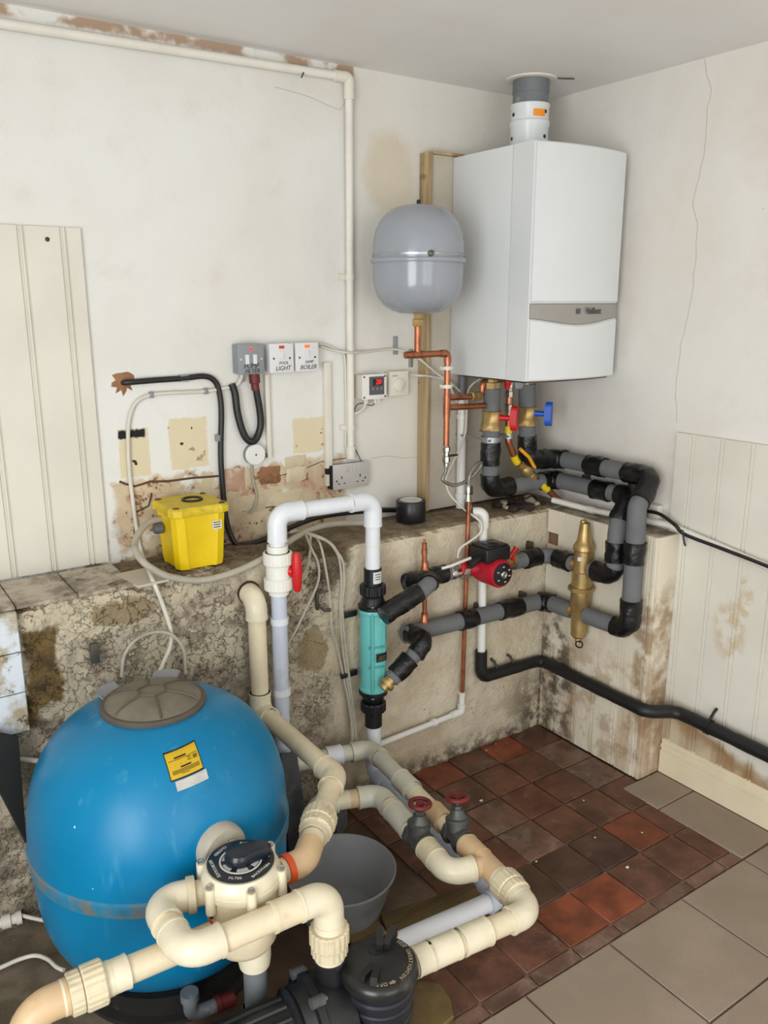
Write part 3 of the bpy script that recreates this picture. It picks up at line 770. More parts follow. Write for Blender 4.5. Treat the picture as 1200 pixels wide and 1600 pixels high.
# the low boxing in the corner
bx = thing('pipe_boxing', 'low beaded board boxing in the corner, brown with damp at its foot', 'boxing', (-0.07, -0.49, 0.0))
ys = [-0.243, -0.322, -0.412, -0.517, -0.624, -0.722]
for k, (a, b) in enumerate(zip(ys, ys[1:])):
    if k == 0:
        extr('board', [(-0.118 - v, a - u) for u, v in board_prof(a - b)], 2, 0.0, 0.752, 'panel_box', bx)
        extr('board', [(-0.118 - v, a - 0.055 - u) for u, v in board_prof(a - b - 0.055)], 2, 0.752, 0.800, 'panel_box', bx)
        extr('board', [(-0.118 - v, a - u) for u, v in board_prof(a - b)], 2, 0.800, 0.886, 'panel_box', bx)
    else:
        extr('board', [(-0.118 - v, a - u) for u, v in board_prof(a - b)], 2, 0.0, 0.886, 'panel_box', bx)
boxm('batten', (-0.118, -0.31, 0.740), (-0.098, -0.243, 0.815), 'raw_wood', bx)
boxm('corner_bead', (-0.129, -0.737, 0.0), (-0.112, -0.722, 0.886), 'panel_box', bx, 0.003)
boxm('end_board', (-0.112, -0.737, 0.0), (-0.014, -0.727, 0.884), 'panel_box', bx, 0.001)
boxm('top_board', (-0.116, -0.726, 0.870), (-0.004, -0.243, 0.885), M['sill_tile'], bx, 0.002)

# skirting with its moulding
sk = [(-0.002, 0.0), (-0.021, 0.0), (-0.021, 0.086), (-0.0150, 0.089), (-0.0150, 0.094), (-0.021, 0.097), (-0.021, 0.106), (-0.0165, 0.111), (-0.0125, 0.113), (-0.0125, 0.117), (-0.0165, 0.119), (-0.0155, 0.126), (-0.010, 0.131), (-0.002, 0.134)]
struct(extr('baseboard_right', sk, 1, -3.9, -0.740, 'skirting'))

# ------------------------------------------------------------------ boiler, its backing board and flue
def se(x, e): return math.copysign(abs(x) ** e, x)

bb = thing('backing_board', 'pale board with a timber batten at its edge, fixed to the wall behind the boiler', 'board', (-0.3, -0.001, 0.90))
boxm('board', (-0.546, -0.044, 0.899), (-0.055, -0.002, 2.112), 'board_grey', bb, 0.001)
boxm('batten', (-0.563, -0.054, 0.899), (-0.547, -0.002, 2.118), 'batten_wood', bb, 0.002)
boxm('top_cap', (-0.546, -0.054, 2.113), (-0.40, -0.004, 2.122), 'batten_wood', bb, 0.001)

bo = thing('boiler', 'large white wall-hung gas boiler with a grey strip across its curved front', 'boiler', (-0.25, -0.24, 1.39))
XB0, XB1, ZB0, ZB1 = -0.454, -0.047, 1.389, 2.109
boxm('rear_casing', (XB0, -0.338, ZB0), (XB1, -0.046, ZB1), 'boiler_white', bo, 0.003)
def front_y(x, inset=0.0):
    u = (x - (XB0 + XB1) / 2) / ((XB1 - XB0) / 2)
    return -0.440 - 0.026 * (1 - u * u) + inset
def front_piece(name, zb, zt, mat, inset=0.0, x0=XB0, x1=XB1, yb=-0.341, nx=24):
    vs_l = []; fs = []
    for i in range(nx + 1):
        x = x0 + (x1 - x0) * i / nx; yf = front_y(x, inset)
        b, t = zb(x), zt(x); c = 0.004
        vs_l += [(x, yb, b), (x, yf + c, b), (x, yf, b + c), (x, yf, t - c), (x, yf + c, t), (x, yb, t)]
    for i in range(nx):
        for k in range(6):
            a = i * 6 + k; bq = i * 6 + (k + 1) % 6
            fs.append((a, a + 6, bq + 6, bq))
    fs.append(tuple(range(6))); fs.append(tuple(reversed(range(nx * 6, nx * 6 + 6))))
    bm = bmesh.new(); vv = [bm.verts.new(v) for v in vs_l]
    for f in fs: bm.faces.new([vv[i] for i in f])
    return from_bm(name, bm, mat, bo, True, 30)
smile = lambda x: 1.586 - 0.020 * max(0.0, math.cos((x - (XB0 + XB1) / 2) / (XB1 - XB0) * PI)) ** 1.5
front_piece('side_casing', lambda x: ZB0, lambda x: ZB1, 'boiler_white', 0.008)
front_piece('front_door', lambda x: 1.636, lambda x: ZB1 - 0.001, 'boiler_white', 0.0, XB0 + 0.004, XB1 - 0.004, -0.42)
front_piece('lower_flap', lambda x: ZB0 + 0.001, lambda x: smile(x) - 0.003, 'boiler_white', 0.0, XB0 + 0.004, XB1 - 0.004, -0.42)
st = front_piece('grey_strip', lambda x: smile(x) - 0.001, lambda x: 1.633, 'boiler_strip', 0.0035, XB0 + 0.004, XB1 - 0.004, -0.42)
lx = -0.196; ly = front_y(lx, 0.0030)
text_mesh('lettering', 'Vaillant', 0.030, (lx + 0.006, ly - 0.0030, 1.608), (1, 0.055, 0), (0, 0, 1), 'strip_dark', st, 0.0012, spacing=0.9)
emb = lathe('emblem', (lx - 0.066, front_y(lx - 0.066, 0.0030) - 0.0005, 1.608), (0, -1, 0), [(0, 0.0115), (0.002, 0.0115), (0.002, 0.009), (0.0012, 0.009)], 'strip_dark', st, 4, phase=PI / 4)
lathe('emblem_egg', (lx - 0.066, front_y(lx - 0.066, 0.0030) - 0.0005, 1.6065), (0, -1, 0), [(0, 0.0055), (0.002, 0.0055), (0.003, 0.003)], 'strip_dark', st, 12)
front_piece('drip_tray', lambda x: ZB0 - 0.006, lambda x: ZB0 - 0.001, 'steel_dark', 0.02, XB0 + 0.012, XB1 - 0.012, -0.10)

fx, fy = -0.262, -0.205
fu = thing('flue_pipe', 'white and grey flue rising from the boiler top through the ceiling', 'flue', (fx, fy, 2.11))
lathe('white_adaptor', (fx, fy, 2.110), (0, 0, 1), [(0, 0.066), (0.012, 0.066), (0.014, 0.0625), (0.085, 0.0625), (0.092, 0.066), (0.102, 0.066), (0.106, 0.062), (0.142, 0.062), (0.147, 0.0645), (0.155, 0.0645), (0.156, 0.058)], 'boiler_white', fu, 40)
gp = lathe('grey_pipe', (fx, fy, 2.262), (0, 0, 1), [(0, 0.0585), (0.036, 0.0585), (0.037, 0.060), (0.050, 0.060), (0.082, 0.0595)], M['grey_pvc'], fu, 40)
lathe('ceiling_collar', (fx, fy, 2.3385), (0, 0, 1), [(0, 0.062), (-0.002, 0.074), (0.001, 0.083), (0.0055, 0.085)], 'off_white_plastic', fu, 40)
def on_cyl(cx, cy, r, ang, z): return Vector((cx + r * math.cos(ang), cy + r * math.sin(ang), z))
for ang, z in ((-3.35, 2.232), (-3.45, 2.160), (-1.42, 2.238), (-1.42, 2.163)):
    p = on_cyl(fx, fy, 0.061, ang, z); lathe('screw', p, (math.cos(ang), math.sin(ang), 0), [(0, 0.006), (0.003, 0.006), (0.004, 0.003)], 'screw', fu, 10)
def cyl_label(name, cx, cy, r, a0, a1, z0, z1, mat, parent, n=8):
    vs_l = []; fs = []
    for i in range(n + 1):
        a = a0 + (a1 - a0) * i / n
        for rr in (r, r - 0.001):
            for z in (z0, z1): vs_l.append(on_cyl(cx, cy, rr, a, z))
    for i in range(n):
        b = i * 4; fs += [(b, b + 4, b + 5, b + 1), (b + 2, b + 3, b + 7, b + 6), (b, b + 2, b + 6, b + 4), (b + 1, b + 5, b + 7, b + 3)]
    fs += [(0, 1, 3, 2), (n * 4, n * 4 + 2, n * 4 + 3, n * 4 + 1)]
    bm = bmesh.new(); vv = [bm.verts.new(v) for v in vs_l]
    for f in fs: bm.faces.new([vv[i] for i in f])
    return from_bm(name, bm, mat, parent, True)
cyl_label('sticker', fx, fy, 0.0642, -2.15, -1.50, 2.222, 2.243, 'orange_sticker', fu)
ms = boxm('metal_strap', (-0.04, -0.004, -0.003), (0.04, 0.004, 0.0), 'steel_dark', None, 0.001)
ms.location = (-0.188, -0.272, 2.344); ms.rotation_euler = (0, 0, math.radians(-28))
tag(ms, 'short rusty metal strap on the ceiling beside the flue collar', 'strap')

# ------------------------------------------------------------------ expansion vessel and its copper pipe
vx, vy = -0.722, -0.212
ve = thing('expansion_vessel', 'grey steel expansion vessel with a strap round its middle, left of the boiler', 'vessel', (vx, vy, 1.60))
def vprof(z0, zm, z1, R, e):
    pr = [(z0, 0.0)]
    for i in range(1, 15):
        a = PI / 2 * i / 14; pr.append((zm - (zm - z0) * math.cos(a) ** (2 / e), R * math.sin(a) ** (2 / e)))
    return pr
body = vprof(1.600, 1.742, 1.93, 0.142, 2.9) + [(1.755, 0.142)] + [(1.930 - z + 1.755 - 0.0, r) for z, r in []]
up = [(1.782 + (1.930 - 1.782) * math.sin(PI / 2 * i / 14) ** (2 / 2.6), 0.142 * math.cos(PI / 2 * i / 14) ** (2 / 2.6)) for i in range(15)]
lathe('body', (vx, vy, 0), (0, 0, 1), body + up, 'vessel_grey', ve, 56, sharp=60)
lathe('seam_flange', (vx, vy, 1.755), (0, 0, 1), [(0, 0.141), (0.001, 0.1485), (0.004, 0.150), (0.010, 0.150), (0.013, 0.1485), (0.014, 0.141)], 'vessel_grey', ve, 56)
sb = lathe('strap', (vx, vy, 1.772), (0, 0, 1), [(0.003, 0.1415), (0.003, 0.1445), (0.010, 0.1445), (0.010, 0.1415)], 'zinc', ve, 56)
ba = -1.95; bp = on_cyl(vx, vy, 0.146, ba, 1.778)
lathe('strap_bolt', bp, (math.cos(ba), math.sin(ba), 0), [(-0.003, 0.009), (0.008, 0.009), (0.010, 0.006)], 'steel_dark', sb, 8)
lathe('valve_cap', (vx + 0.0, vy, 1.928), (0, 0, 1), [(0, 0.007), (0.014, 0.006), (0.016, 0.003)], 'black_plastic', ve, 12)
lathe('connector', (vx, vy, 1.562), (0, 0, 1), [(0, 0.015), (0.006, 0.0185), (0.022, 0.0185), (0.024, 0.013), (0.04, 0.013)], 'brass', ve, 6)

cp = thing('copper_pipe', 'bright copper pipe dropping from the expansion vessel beside the boiler', 'pipe', (-0.57, -0.2, 1.15))
tube('pipe', rounded([(vx, vy, 1.565), (vx, vy, 1.475)], 0)[0], 0.0105, 'copper', cp)
tube('end_cap', [(vx - 0.048, vy, 1.474), (vx - 0.006, vy, 1.474)], 0.0115, 'copper', cp)
tube('tee', [(vx - 0.02, vy, 1.474), (vx + 0.024, vy, 1.474)], 0.0125, 'copper', cp)
tube('pipe', rounded([(vx, vy, 1.474), (-0.598, vy, 1.474), (-0.598, vy, 1.16)], 0.02)[0], 0.0105, 'copper', cp)
tube('elbow', rounded([(-0.628, vy, 1.474), (-0.598, vy, 1.474), (-0.598, vy, 1.444)], 0.02)[0], 0.0125, 'copper', cp)
tube('tee', [(-0.598, vy, 1.335), (-0.598, vy, 1.262)], 0.0128, 'copper', cp)
tube('branch', [(-0.598, vy, 1.295), (-0.43, vy, 1.290)], 0.0105, 'copper', cp)
tube('pipe_clip', [(-0.598, vy, 1.432), (-0.598, vy, 1.420)], 0.0155, 'off_white_plastic', cp)
tube('pipe_clip', [(-0.598, vy, 1.372), (-0.598, vy, 1.360)], 0.0155, 'off_white_plastic', cp)
boxm('clip_foot', (-0.618, vy - 0.008, 1.420), (-0.580, vy + 0.016, 1.432), 'off_white_plastic', cp, 0.002)
boxm('clip_foot', (-0.618, vy - 0.008, 1.360), (-0.580, vy + 0.016, 1.372), 'off_white_plastic', cp, 0.002)
cb = thing('copper_pipe', 'short copper pipe with a brass joint tucked under the boiler casing', 'pipe', (-0.45, -0.2, 1.33))
tube('pipe', rounded([(-0.575, -0.19, 1.325), (-0.425, -0.19, 1.320), (-0.425, -0.19, 1.372), (-0.33, -0.19, 1.374)], 0.022)[0], 0.0105, 'copper', cb)
lathe('compression_joint', (-0.475, -0.19, 1.322), (1, 0, 0), [(0, 0.013), (0.004, 0.017), (0.016, 0.017), (0.02, 0.013), (0.03, 0.017), (0.042, 0.017), (0.044, 0.012)], 'brass', cb, 6)

# filling loop: nuts, braided hose, then the thin copper down the lower wall
fl2 = thing('filling_loop', 'braided steel filling hose looping below the copper pipe', 'hose', (-0.56, -0.21, 1.05))
lathe('check_valve', (-0.598, vy, 1.165), (0, 0, -1), [(0, 0.011), (0.004, 0.0145), (0.018, 0.0145), (0.020, 0.011), (0.034, 0.011), (0.036, 0.0145), (0.055, 0.0145), (0.058, 0.009), (0.07, 0.009)], 'chrome', fl2, 8)
boxm('lever', (-0.600, vy - 0.024, 1.131), (-0.565, vy - 0.016, 1.138), 'black_plastic', fl2, 0.001)
tube('braided_hose', spline([(-0.598, vy, 1.10), (-0.600, vy - 0.002, 1.075), (-0.612, -0.215, 1.05), (-0.568, -0.22, 1.027), (-0.514, -0.23, 1.04), (-0.47, -0.235, 1.075), (-0.459, -0.235, 1.094), (-0.486, -0.24, 1.093), (-0.518, -0.245, 1.061), (-0.527, -0.25, 1.027)], 8), 0.0062, 'braid', fl2, 10)
lathe('coupling', (-0.527, -0.25, 1.03), (0, 0, -1), [(0, 0.008), (0.005, 0.012), (0.030, 0.012), (0.032, 0.009), (0.05, 0.010), (0.055, 0.0125), (0.085, 0.0125), (0.09, 0.009)], 'chrome', fl2, 10)
boxm('coupling_lever', Vector((-0.527, -0.25, 1.009)) + Vector((-0.002, -0.022, -0.012)), Vector((-0.527, -0.25, 1.009)) + Vector((0.003, -0.012, 0.018)), 'steel_dark', fl2, 0.001)
tp = Vector((-0.533, -0.26, 0.942)); bt = Vector((-0.542, -0.26, 0.244))
tc = thing('copper_pipe', 'thin copper pipe running straight down the face of the rough lower wall', 'pipe', tuple(bt))
tube('pipe', [tp + Vector((0, 0, 0.03)), bt], 0.0082, 'copper', tc, 12)
for f in (0.30, 0.56, 0.985):
    p = tp.lerp(bt, f); tube('pipe_clip', [p + Vector((0, 0, 0.007)), p - Vector((0, 0, 0.007))], 0.0125, 'off_white_plastic', tc)
    boxm('clip_foot', p + Vector((-0.006, 0.006, -0.006)), p + Vector((0.006, 0.03, 0.006)), 'off_white_plastic', tc)
wp = thing('plastic_pipe', 'slim white plastic pipe along the foot of the rough lower wall', 'pipe', tuple(bt))
path, mk_ = rounded([bt + Vector((0, 0, 0.012)), Vector((-0.544, -0.26, 0.182)), Vector((-0.901, -0.26, 0.168)), Vector((-0.966, -0.26, 0.165))], 0.012)
L = lens(path)
tube('pipe', path, 0.0105, 'white_plastic', wp, 12)
s = near_s(path, L, mk_[0]); sleeve('elbow', path, L, s - 0.03, s + 0.045, 0.0145, 'white_plastic', wp)
s = near_s(path, L, (-0.671, -0.26, 0.175)); sleeve('clip', path, L, s - 0.008, s + 0.008, 0.015, 'white_plastic', wp)

# ------------------------------------------------------------------ pipes under the boiler
def insulated(name, label, pts, bend, r, bands, base='foam_grey', seg=18, group=None):
    path, marks = rounded(pts, bend); L = lens(path)
    root = thing(name, label, 'pipe', tuple(path[0]), group)
    tube('foam_sleeve', densify(path, 0.03), r, base, root, seg)
    for (a, b) in bands:
        s0, s1 = sorted((near_s(path, L, a), near_s(path, L, b)))
        tube('tape_band', densify(sub(path, L, s0, s1), 0.008), r + 0.0050, 'black_tape', root, seg + 8, True, None, 0.0042)
    return root, path, L
YB = -0.20
p1 = [(-0.222, YB, 1.352), (-0.205, YB, 1.074), (-0.066, YB - 0.02, 1.068), (-0.066, -0.648, 1.068), (-0.165, -0.676, 0.985), (-0.180, -0.690, 0.93), (-0.180, -0.693, 0.562), (-0.180, -0.505, 0.556)]
r1, pa1, L1 = insulated('insulated_pipe', 'taped insulated pipe from the blue valve, along the right wall and down to the separator', p1, [0.045, 0.045, 0.05, 0.04, 0.06, 0.05], 0.031,
    [((-0.211, YB, 1.165), (-0.066, -0.255, 1.068)), ((-0.065, -0.368, 1.067), (-0.065, -0.448, 1.068)), ((-0.065, -0.539, 1.069), (-0.150, -0.670, 1.0)), ((-0.18, -0.69, 0.872), (-0.18, -0.69, 0.798)), ((-0.18, -0.693, 0.672), (-0.18, -0.632, 0.557))])
p2 = [(-0.388, YB, 1.345), (-0.386, YB, 0.985), (-0.066, YB, 0.985), (-0.066, -0.572, 0.985), (-0.165, -0.605, 0.930), (-0.180, -0.612, 0.88), (-0.180, -0.614, 0.730), (-0.180, -0.515, 0.730)]
r2, pa2, L2 = insulated('insulated_pipe', 'taped insulated pipe from the red valve round the corner to the separator top', p2, [0.04, 0.045, 0.05, 0.04, 0.06, 0.05], 0.030,
    [((-0.387, YB, 1.155), (-0.387, YB, 1.075)), ((-0.387, YB, 1.04), (-0.285, YB, 0.985)), ((-0.13, YB, 0.985), (-0.066, -0.235, 0.985)), ((-0.065, -0.402, 0.976), (-0.065, -0.479, 0.979)), ((-0.065, -0.513, 0.978), (-0.178, -0.611, 0.93)), ((-0.18, -0.614, 0.855), (-0.18, -0.614, 0.785)), ((-0.18, -0.614, 0.768), (-0.18, -0.528, 0.730))])
for rt, x, hm, nm, zz in ((r2, -0.388, 'red_plastic', 'valve_handle', 1.245), (r1, -0.222, 'blue_plastic', 'valve_handle', 1.248)):
    lathe('brass_nut', (x, YB, 1.340), (0, 0, 1), [(0, 0.022), (0.001, 0.026), (0.026, 0.026), (0.028, 0.018), (0.05, 0.018)], 'brass', rt, 6)
    vb = lathe('valve_body', (x + (0.002 if hm == 'red_plastic' else 0.006), YB, zz - 0.048), (0, 0, 1), [(0, 0.030), (0.003, 0.0375), (0.024, 0.0375), (0.028, 0.0345), (0.066, 0.0345), (0.070, 0.0365), (0.074, 0.030)], 'brass', rt, 8)
    d = Vector((0.55, -0.83, 0)).normalized(); hb = Vector((x, YB, zz)) + d * 0.03
    hs = lathe('valve_stem', hb, d, [(0, 0.011), (0.045, 0.009)], hm, rt, 12)
    # butterfly handle: an upright waisted paddle
    pr = []
    for i in range(25):
        t = 2 * PI * i / 24; pr.append((0.0165 * math.cos(t) * (0.8 + 0.25 * abs(math.sin(t))), 0.043 * math.copysign(abs(math.sin(t)) ** 0.7, math.sin(t))))
    u = Vector((-d.y, d.x, 0)); vs_l = []
    for off in (0.038, 0.062):
        for (a, b) in pr[:-1]: vs_l.append(hb + d * (off + 0.004 * (abs(b) / 0.042) ** 2) + u * a + Vector((0, 0, b)))
    n = len(pr) - 1
    bm = bmesh.new(); vv = [bm.verts.new(v) for v in vs_l]
    bm.faces.new(vv[:n]); bm.faces.new(list(reversed(vv[n:])))
    for i in range(n): bm.faces.new((vv[i], vv[(i + 1) % n], vv[n + (i + 1) % n], vv[n + i]))
    bmesh.ops.bevel(bm, geom=[e for e in bm.edges if e.is_manifold and e.calc_face_angle(0) > 0.8], offset=0.003, segments=2, affect='EDGES')
    from_bm(nm, bm, hm, hs, True, 45)
lathe('clear_cap', (-0.262, -0.20, 1.386), (0, 0, -1), [(0, 0.019), (0.038, 0.019), (0.048, 0.013), (0.05, 0.0)], 'clear_cap', bo, 16)
lathe('pipe_spigot', (-0.315, -0.20, 1.386), (0, 0, -1), [(0, 0.012), (0.01, 0.014), (0.03, 0.014), (0.034, 0.011), (0.045, 0.011)], 'red_plastic', bo, 12)
# gas pipe
g = [(-0.306, YB, 1.345), (-0.303, YB, 1.150), (-0.262, YB, 1.075), (-0.055, YB - 0.03, 0.905)]
gpath, gm = rounded(g, [0.03, 0.05]); gL = lens(gpath)
gs = thing('gas_pipe', 'copper gas pipe with yellow tape and a yellow lever valve under the boiler', 'pipe', (-0.3, YB, 0.9))
tube('pipe', gpath, 0.0125, 'copper', gs, 14)
lathe('union', (-0.306, YB, 1.362), (0, 0, -1), [(0, 0.013), (0.03, 0.013), (0.032, 0.016), (0.05, 0.016), (0.052, 0.012), (0.075, 0.012), (0.078, 0.016), (0.10, 0.016), (0.102, 0.013), (0.12, 0.013)], 'chrome', gs, 8)
for (a, b) in (((-0.3, -0.2, 1.208), (-0.298, -0.2, 1.174)), ((-0.279, -0.2, 1.095), (-0.256, -0.2, 1.066)), ((-0.153, -0.22, 0.971), (-0.122, -0.22, 0.945))):
    s0, s1 = near_s(gpath, gL, a), near_s(gpath, gL, b); tube('yellow_band', sub(gpath, gL, min(s0, s1), max(s0, s1)), 0.0140, 'yellow_tape', gs, 14)
s = near_s(gpath, gL, (-0.215, -0.21, 1.03)); vp, vd = at_s(gpath, gL, s)
gv = lathe('valve_body', vp - vd * 0.045, vd, [(0, 0.015), (0.002, 0.018), (0.02, 0.018), (0.022, 0.016), (0.032, 0.022), (0.056, 0.022), (0.066, 0.016), (0.068, 0.018), (0.086, 0.018), (0.088, 0.015)], 'brass', gs, 10)
lv = Vector((0.25, -0.6, 0.75)).normalized()
lathe('lever_bolt', vp + lv * 0.018 + vd * 0.012, lv, [(0, 0.009), (0.014, 0.009), (0.016, 0.005)], 'chrome', gs, 8)
lb = vp + lv * 0.030 + vd * 0.016; le = lb - vd * 0.105 + lv * 0.016
tube('lever', [lb, lb.lerp(le, 0.25) + lv * 0.004, lb.lerp(le, 0.5) + lv * 0.008, le], 0.0068, 'yellow_lever', gs, 8)
# pipe brackets under the boiler (munsen rings)
for x, z, lab in ((-0.388, 1.168, 'small bright pipe ring on a threaded rod around the pipe below the red valve'), (-0.303, 1.172, 'small bright pipe ring around the copper gas pipe')):
    k = thing('pipe_ring', lab, 'bracket', (x, YB, z))
    lathe('ring', (x, YB, z - 0.009), (0, 0, 1), [(0, 0.0325 if x < -0.35 else 0.0145), (0, 0.0355 if x < -0.35 else 0.0185), (0.018, 0.0355 if x < -0.35 else 0.0185), (0.018, 0.0325 if x < -0.35 else 0.0145)], 'zinc', k, 20)
    tube('rod', [(x - 0.03 if x < -0.35 else x, YB + 0.02, z), (x - 0.03 if x < -0.35 else x, -0.045, z)], 0.004, 'zinc', k, 8)
    lathe('screw', (x - (0.034 if x < -0.35 else 0.018), YB - 0.03 if x < -0.35 else YB - 0.012, z), (0, -1, 0), [(0, 0.005), (0.006, 0.005)], 'zinc', k, 8)
# clips behind the two wall runs
for px, where in (((0, -0.315, 1.071), 'above the upper wall pipe, nearer the corner'), ((0, -0.532, 1.076), 'above the upper wall pipe, nearer its bend'), ((0, -0.32, 1.006), 'between the two wall pipes, nearer the corner'), ((0, -0.532, 1.012), 'between the two wall pipes, nearer the bend')):
    o = boxm('wall_clip', (-0.034, px[1] - 0.007, px[2] - 0.016), (-0.001, px[1] + 0.007, px[2] + 0.012), 'steel_dark', None, 0.001)
    tag(o, 'small dark clip ' + where, 'clip', 'dark clips behind the wall pipes')

# ------------------------------------------------------------------ brass separator on the boxing
sx, sy_ = -0.180, -0.472
sp = thing('air_separator', 'tall brass air and dirt separator standing between the insulated pipes on the boxing', 'separator', (sx, sy_, 0.44))
lathe('lower_body', (sx, sy_, 0.462), (0, 0, 1), [(0, 0.0), (0, 0.021), (0.008, 0.028), (0.05, 0.030), (0.12, 0.030), (0.128, 0.036), (0.178, 0.036), (0.182, 0.030)], 'brass', sp, 32)
lathe('hex_collar', (sx, sy_, 0.640), (0, 0, 1), [(0, 0.036), (0.002, 0.047), (0.016, 0.047), (0.018, 0.036)], 'brass', sp, 8)
lathe('upper_body', (sx, sy_, 0.656), (0, 0, 1), [(0, 0.036), (0.054, 0.036), (0.058, 0.032), (0.132, 0.0325), (0.136, 0.037), (0.150, 0.037), (0.160, 0.030), (0.172, 0.024), (0.225, 0.0185), (0.233, 0.017), (0.236, 0.0)], 'brass', sp, 32)
lathe('air_vent', (sx + 0.004, sy_ + 0.006, 0.880), (-0.3, 0.35, 1), [(0, 0.011), (0.012, 0.012), (0.018, 0.009), (0.019, 0)], 'brass', sp, 12)
for z, d in ((0.730, 1), (0.730, -1), (0.556, 1), (0.556, -1)):
    lathe('port', (sx, sy_ + d * 0.026, z), (0, d, 0), [(0, 0.020), (0.010, 0.020), (0.011, 0.024), (0.022, 0.024)], 'brass', sp, 8)
dc = lathe('drain_cock', (sx, sy_, 0.462), (-0.15, 0, -1), [(0, 0.012), (0.014, 0.012), (0.016, 0.009), (0.026, 0.009)], 'brass', sp, 10)
lathe('cap_strap', (sx - 0.006, sy_ - 0.012, 0.440), (-1, -0.5, 0), [(0, 0.010), (0, 0.0145), (0.004, 0.0145), (0.004, 0.010)], 'black_plastic', sp, 16)
lathe('label', (sx - 0.030, sy_ - 0.012, 0.765), (-0.9, -0.4, 0), [(0, 0.010), (0.002, 0.010)], 'label_white', sp, 4, phase=PI / 4)

# runs along the lower wall
YL_ = -0.290
p3 = [(-0.825, YL_, 0.560), (-0.180, YL_, 0.548), (-0.180, -0.430, 0.552)]
r3, pa3, L3 = insulated('insulated_pipe', 'lower taped grey insulated pipe along the rough wall into the foot of the brass separator', p3, 0.045, 0.030,
    [((-0.589, -0.29, 0.521), (-0.519, -0.29, 0.517)), ((-0.404, -0.29, 0.528), (-0.3, -0.29, 0.525)), ((-0.205, YL_, 0.548), (-0.18, -0.335, 0.55))])
p3b = [(-0.936, -0.372, 0.46), (-0.84, -0.376, 0.53), (-0.801, -0.372, 0.564), (-0.800, -0.285, 0.560)]
r3b, q3, l3 = insulated('insulated_pipe', 'black-taped stub from the foot of the turquoise exchanger to the lower pipe', p3b, 0.03, 0.027, [((-0.921, -0.372, 0.471), (-0.862, -0.375, 0.513)), ((-0.845, -0.376, 0.527), (-0.797, -0.29, 0.56))])
lathe('brass_end', q3[0], q3[0] - q3[1], [(0, 0.02), (0.012, 0.02), (0.013, 0.026), (0.026, 0.026), (0.026, 0.017), (0.04, 0.017)], 'brass', r3b, 16)
p4a = [(-0.818, YL_, 0.745), (-0.640, YL_, 0.742)]
r4a, q4, l4 = insulated('insulated_pipe', 'short black-taped pipe between the upper stub and the red pump', p4a, 0.0, 0.026, [((-0.818, YL_, 0.745), (-0.778, YL_, 0.745)), ((-0.725, YL_, 0.743), (-0.655, YL_, 0.742))])
p4b = [(-0.972, -0.378, 0.689), (-0.823, -0.385, 0.745), (-0.774, -0.375, 0.763), (-0.800, -0.285, 0.745)]
r4b, q4b, l4b = insulated('insulated_pipe', 'black-taped stub from the top of the turquoise exchanger to the upper pipe', p4b, 0.03, 0.027, [((-0.972, -0.378, 0.689), (-0.836, -0.385, 0.741)), ((-0.787, -0.378, 0.76), (-0.797, -0.29, 0.745))])
p4c = [(-0.345, YL_, 0.728), (-0.180, YL_, 0.728), (-0.180, -0.432, 0.730)]
r4c, q4c, l4c = insulated('insulated_pipe', 'short taped grey insulated pipe from the red pump round the corner to the brass separator', p4c, 0.04, 0.029,
    [((-0.291, -0.29, 0.727), (-0.217, -0.29, 0.728)), ((-0.18, -0.345, 0.73), (-0.18, -0.418, 0.73))])
# bracket clips seen above these runs
for px, where in (((-0.226, -0.237, 0.759), 'above the pipe right of the red pump'), ((-0.252, -0.237, 0.567), 'above the lower pipe near the corner'), ((-0.475, -0.237, 0.569), 'above the lower pipe beside the thin copper pipe')):
    o = boxm('wall_clip', (px[0] - 0.006, px[1] - 0.03, px[2] - 0.020), (px[0] + 0.006, px[1] + 0.004, px[2] + 0.018), 'steel_dark', None, 0.001)
    tag(o, 'small dark steel clip ' + where, 'clip', 'dark clips on the lower wall')
cs = thing('copper_stub', 'upright copper stub with a capped end between the two insulated pipes', 'pipe', (-0.742, YL_, 0.58))
tube('pipe', [(-0.740, YL_, 0.580), (-0.745, YL_, 0.858)], 0.0085, 'copper', cs, 12)
lathe('end_cap', (-0.745, YL_, 0.828), (0, 0, 1), [(0, 0.0085), (0.0, 0.0105), (0.018, 0.0105), (0.020, 0.0085), (0.038, 0.0085), (0.040, 0.004), (0.05, 0.004)], 'copper', cs, 12)
for z in (0.768, 0.585): lathe('tee', (-0.742, YL_, z), (0, 0, 1), [(0, 0.015), (0.012, 0.015), (0.016, 0.012), (0.034, 0.012)], 'copper', cs, 14)

# ------------------------------------------------------------------ red circulating pump
rpx = -0.478
pm = thing('circulating_pump', 'red circulating pump with a black terminal box on the upper pipe', 'pump', (rpx, YL_, 0.70))
lathe('flange_body', (-0.555, YL_, 0.738), (1, 0, 0), [(0, 0.020), (0.012, 0.024), (0.04, 0.034), (0.09, 0.040), (0.13, 0.034), (0.155, 0.024), (0.165, 0.020)], 'red_paint', pm, 28)
mt_ = lathe('motor', (rpx, YL_ + 0.01, 0.732), (0.0, -1, 0), [(0, 0.050), (0.02, 0.052), (0.095, 0.050), (0.102, 0.046), (0.103, 0.0)], 'red_paint', pm, 36)
mf = lathe('motor_face', (rpx, YL_ - 0.092, 0.732), (0, -1, 0), [(0, 0.040), (0.004, 0.040), (0.005, 0.036), (0.006, 0.0)], 'black_plastic', pm, 32)
lathe('bleed_screw', (rpx, YL_ - 0.097, 0.732), (0, -1, 0), [(0, 0.0135), (0.006, 0.0135), (0.008, 0.010), (0.006, 0.003)], 'chrome', mf, 20)
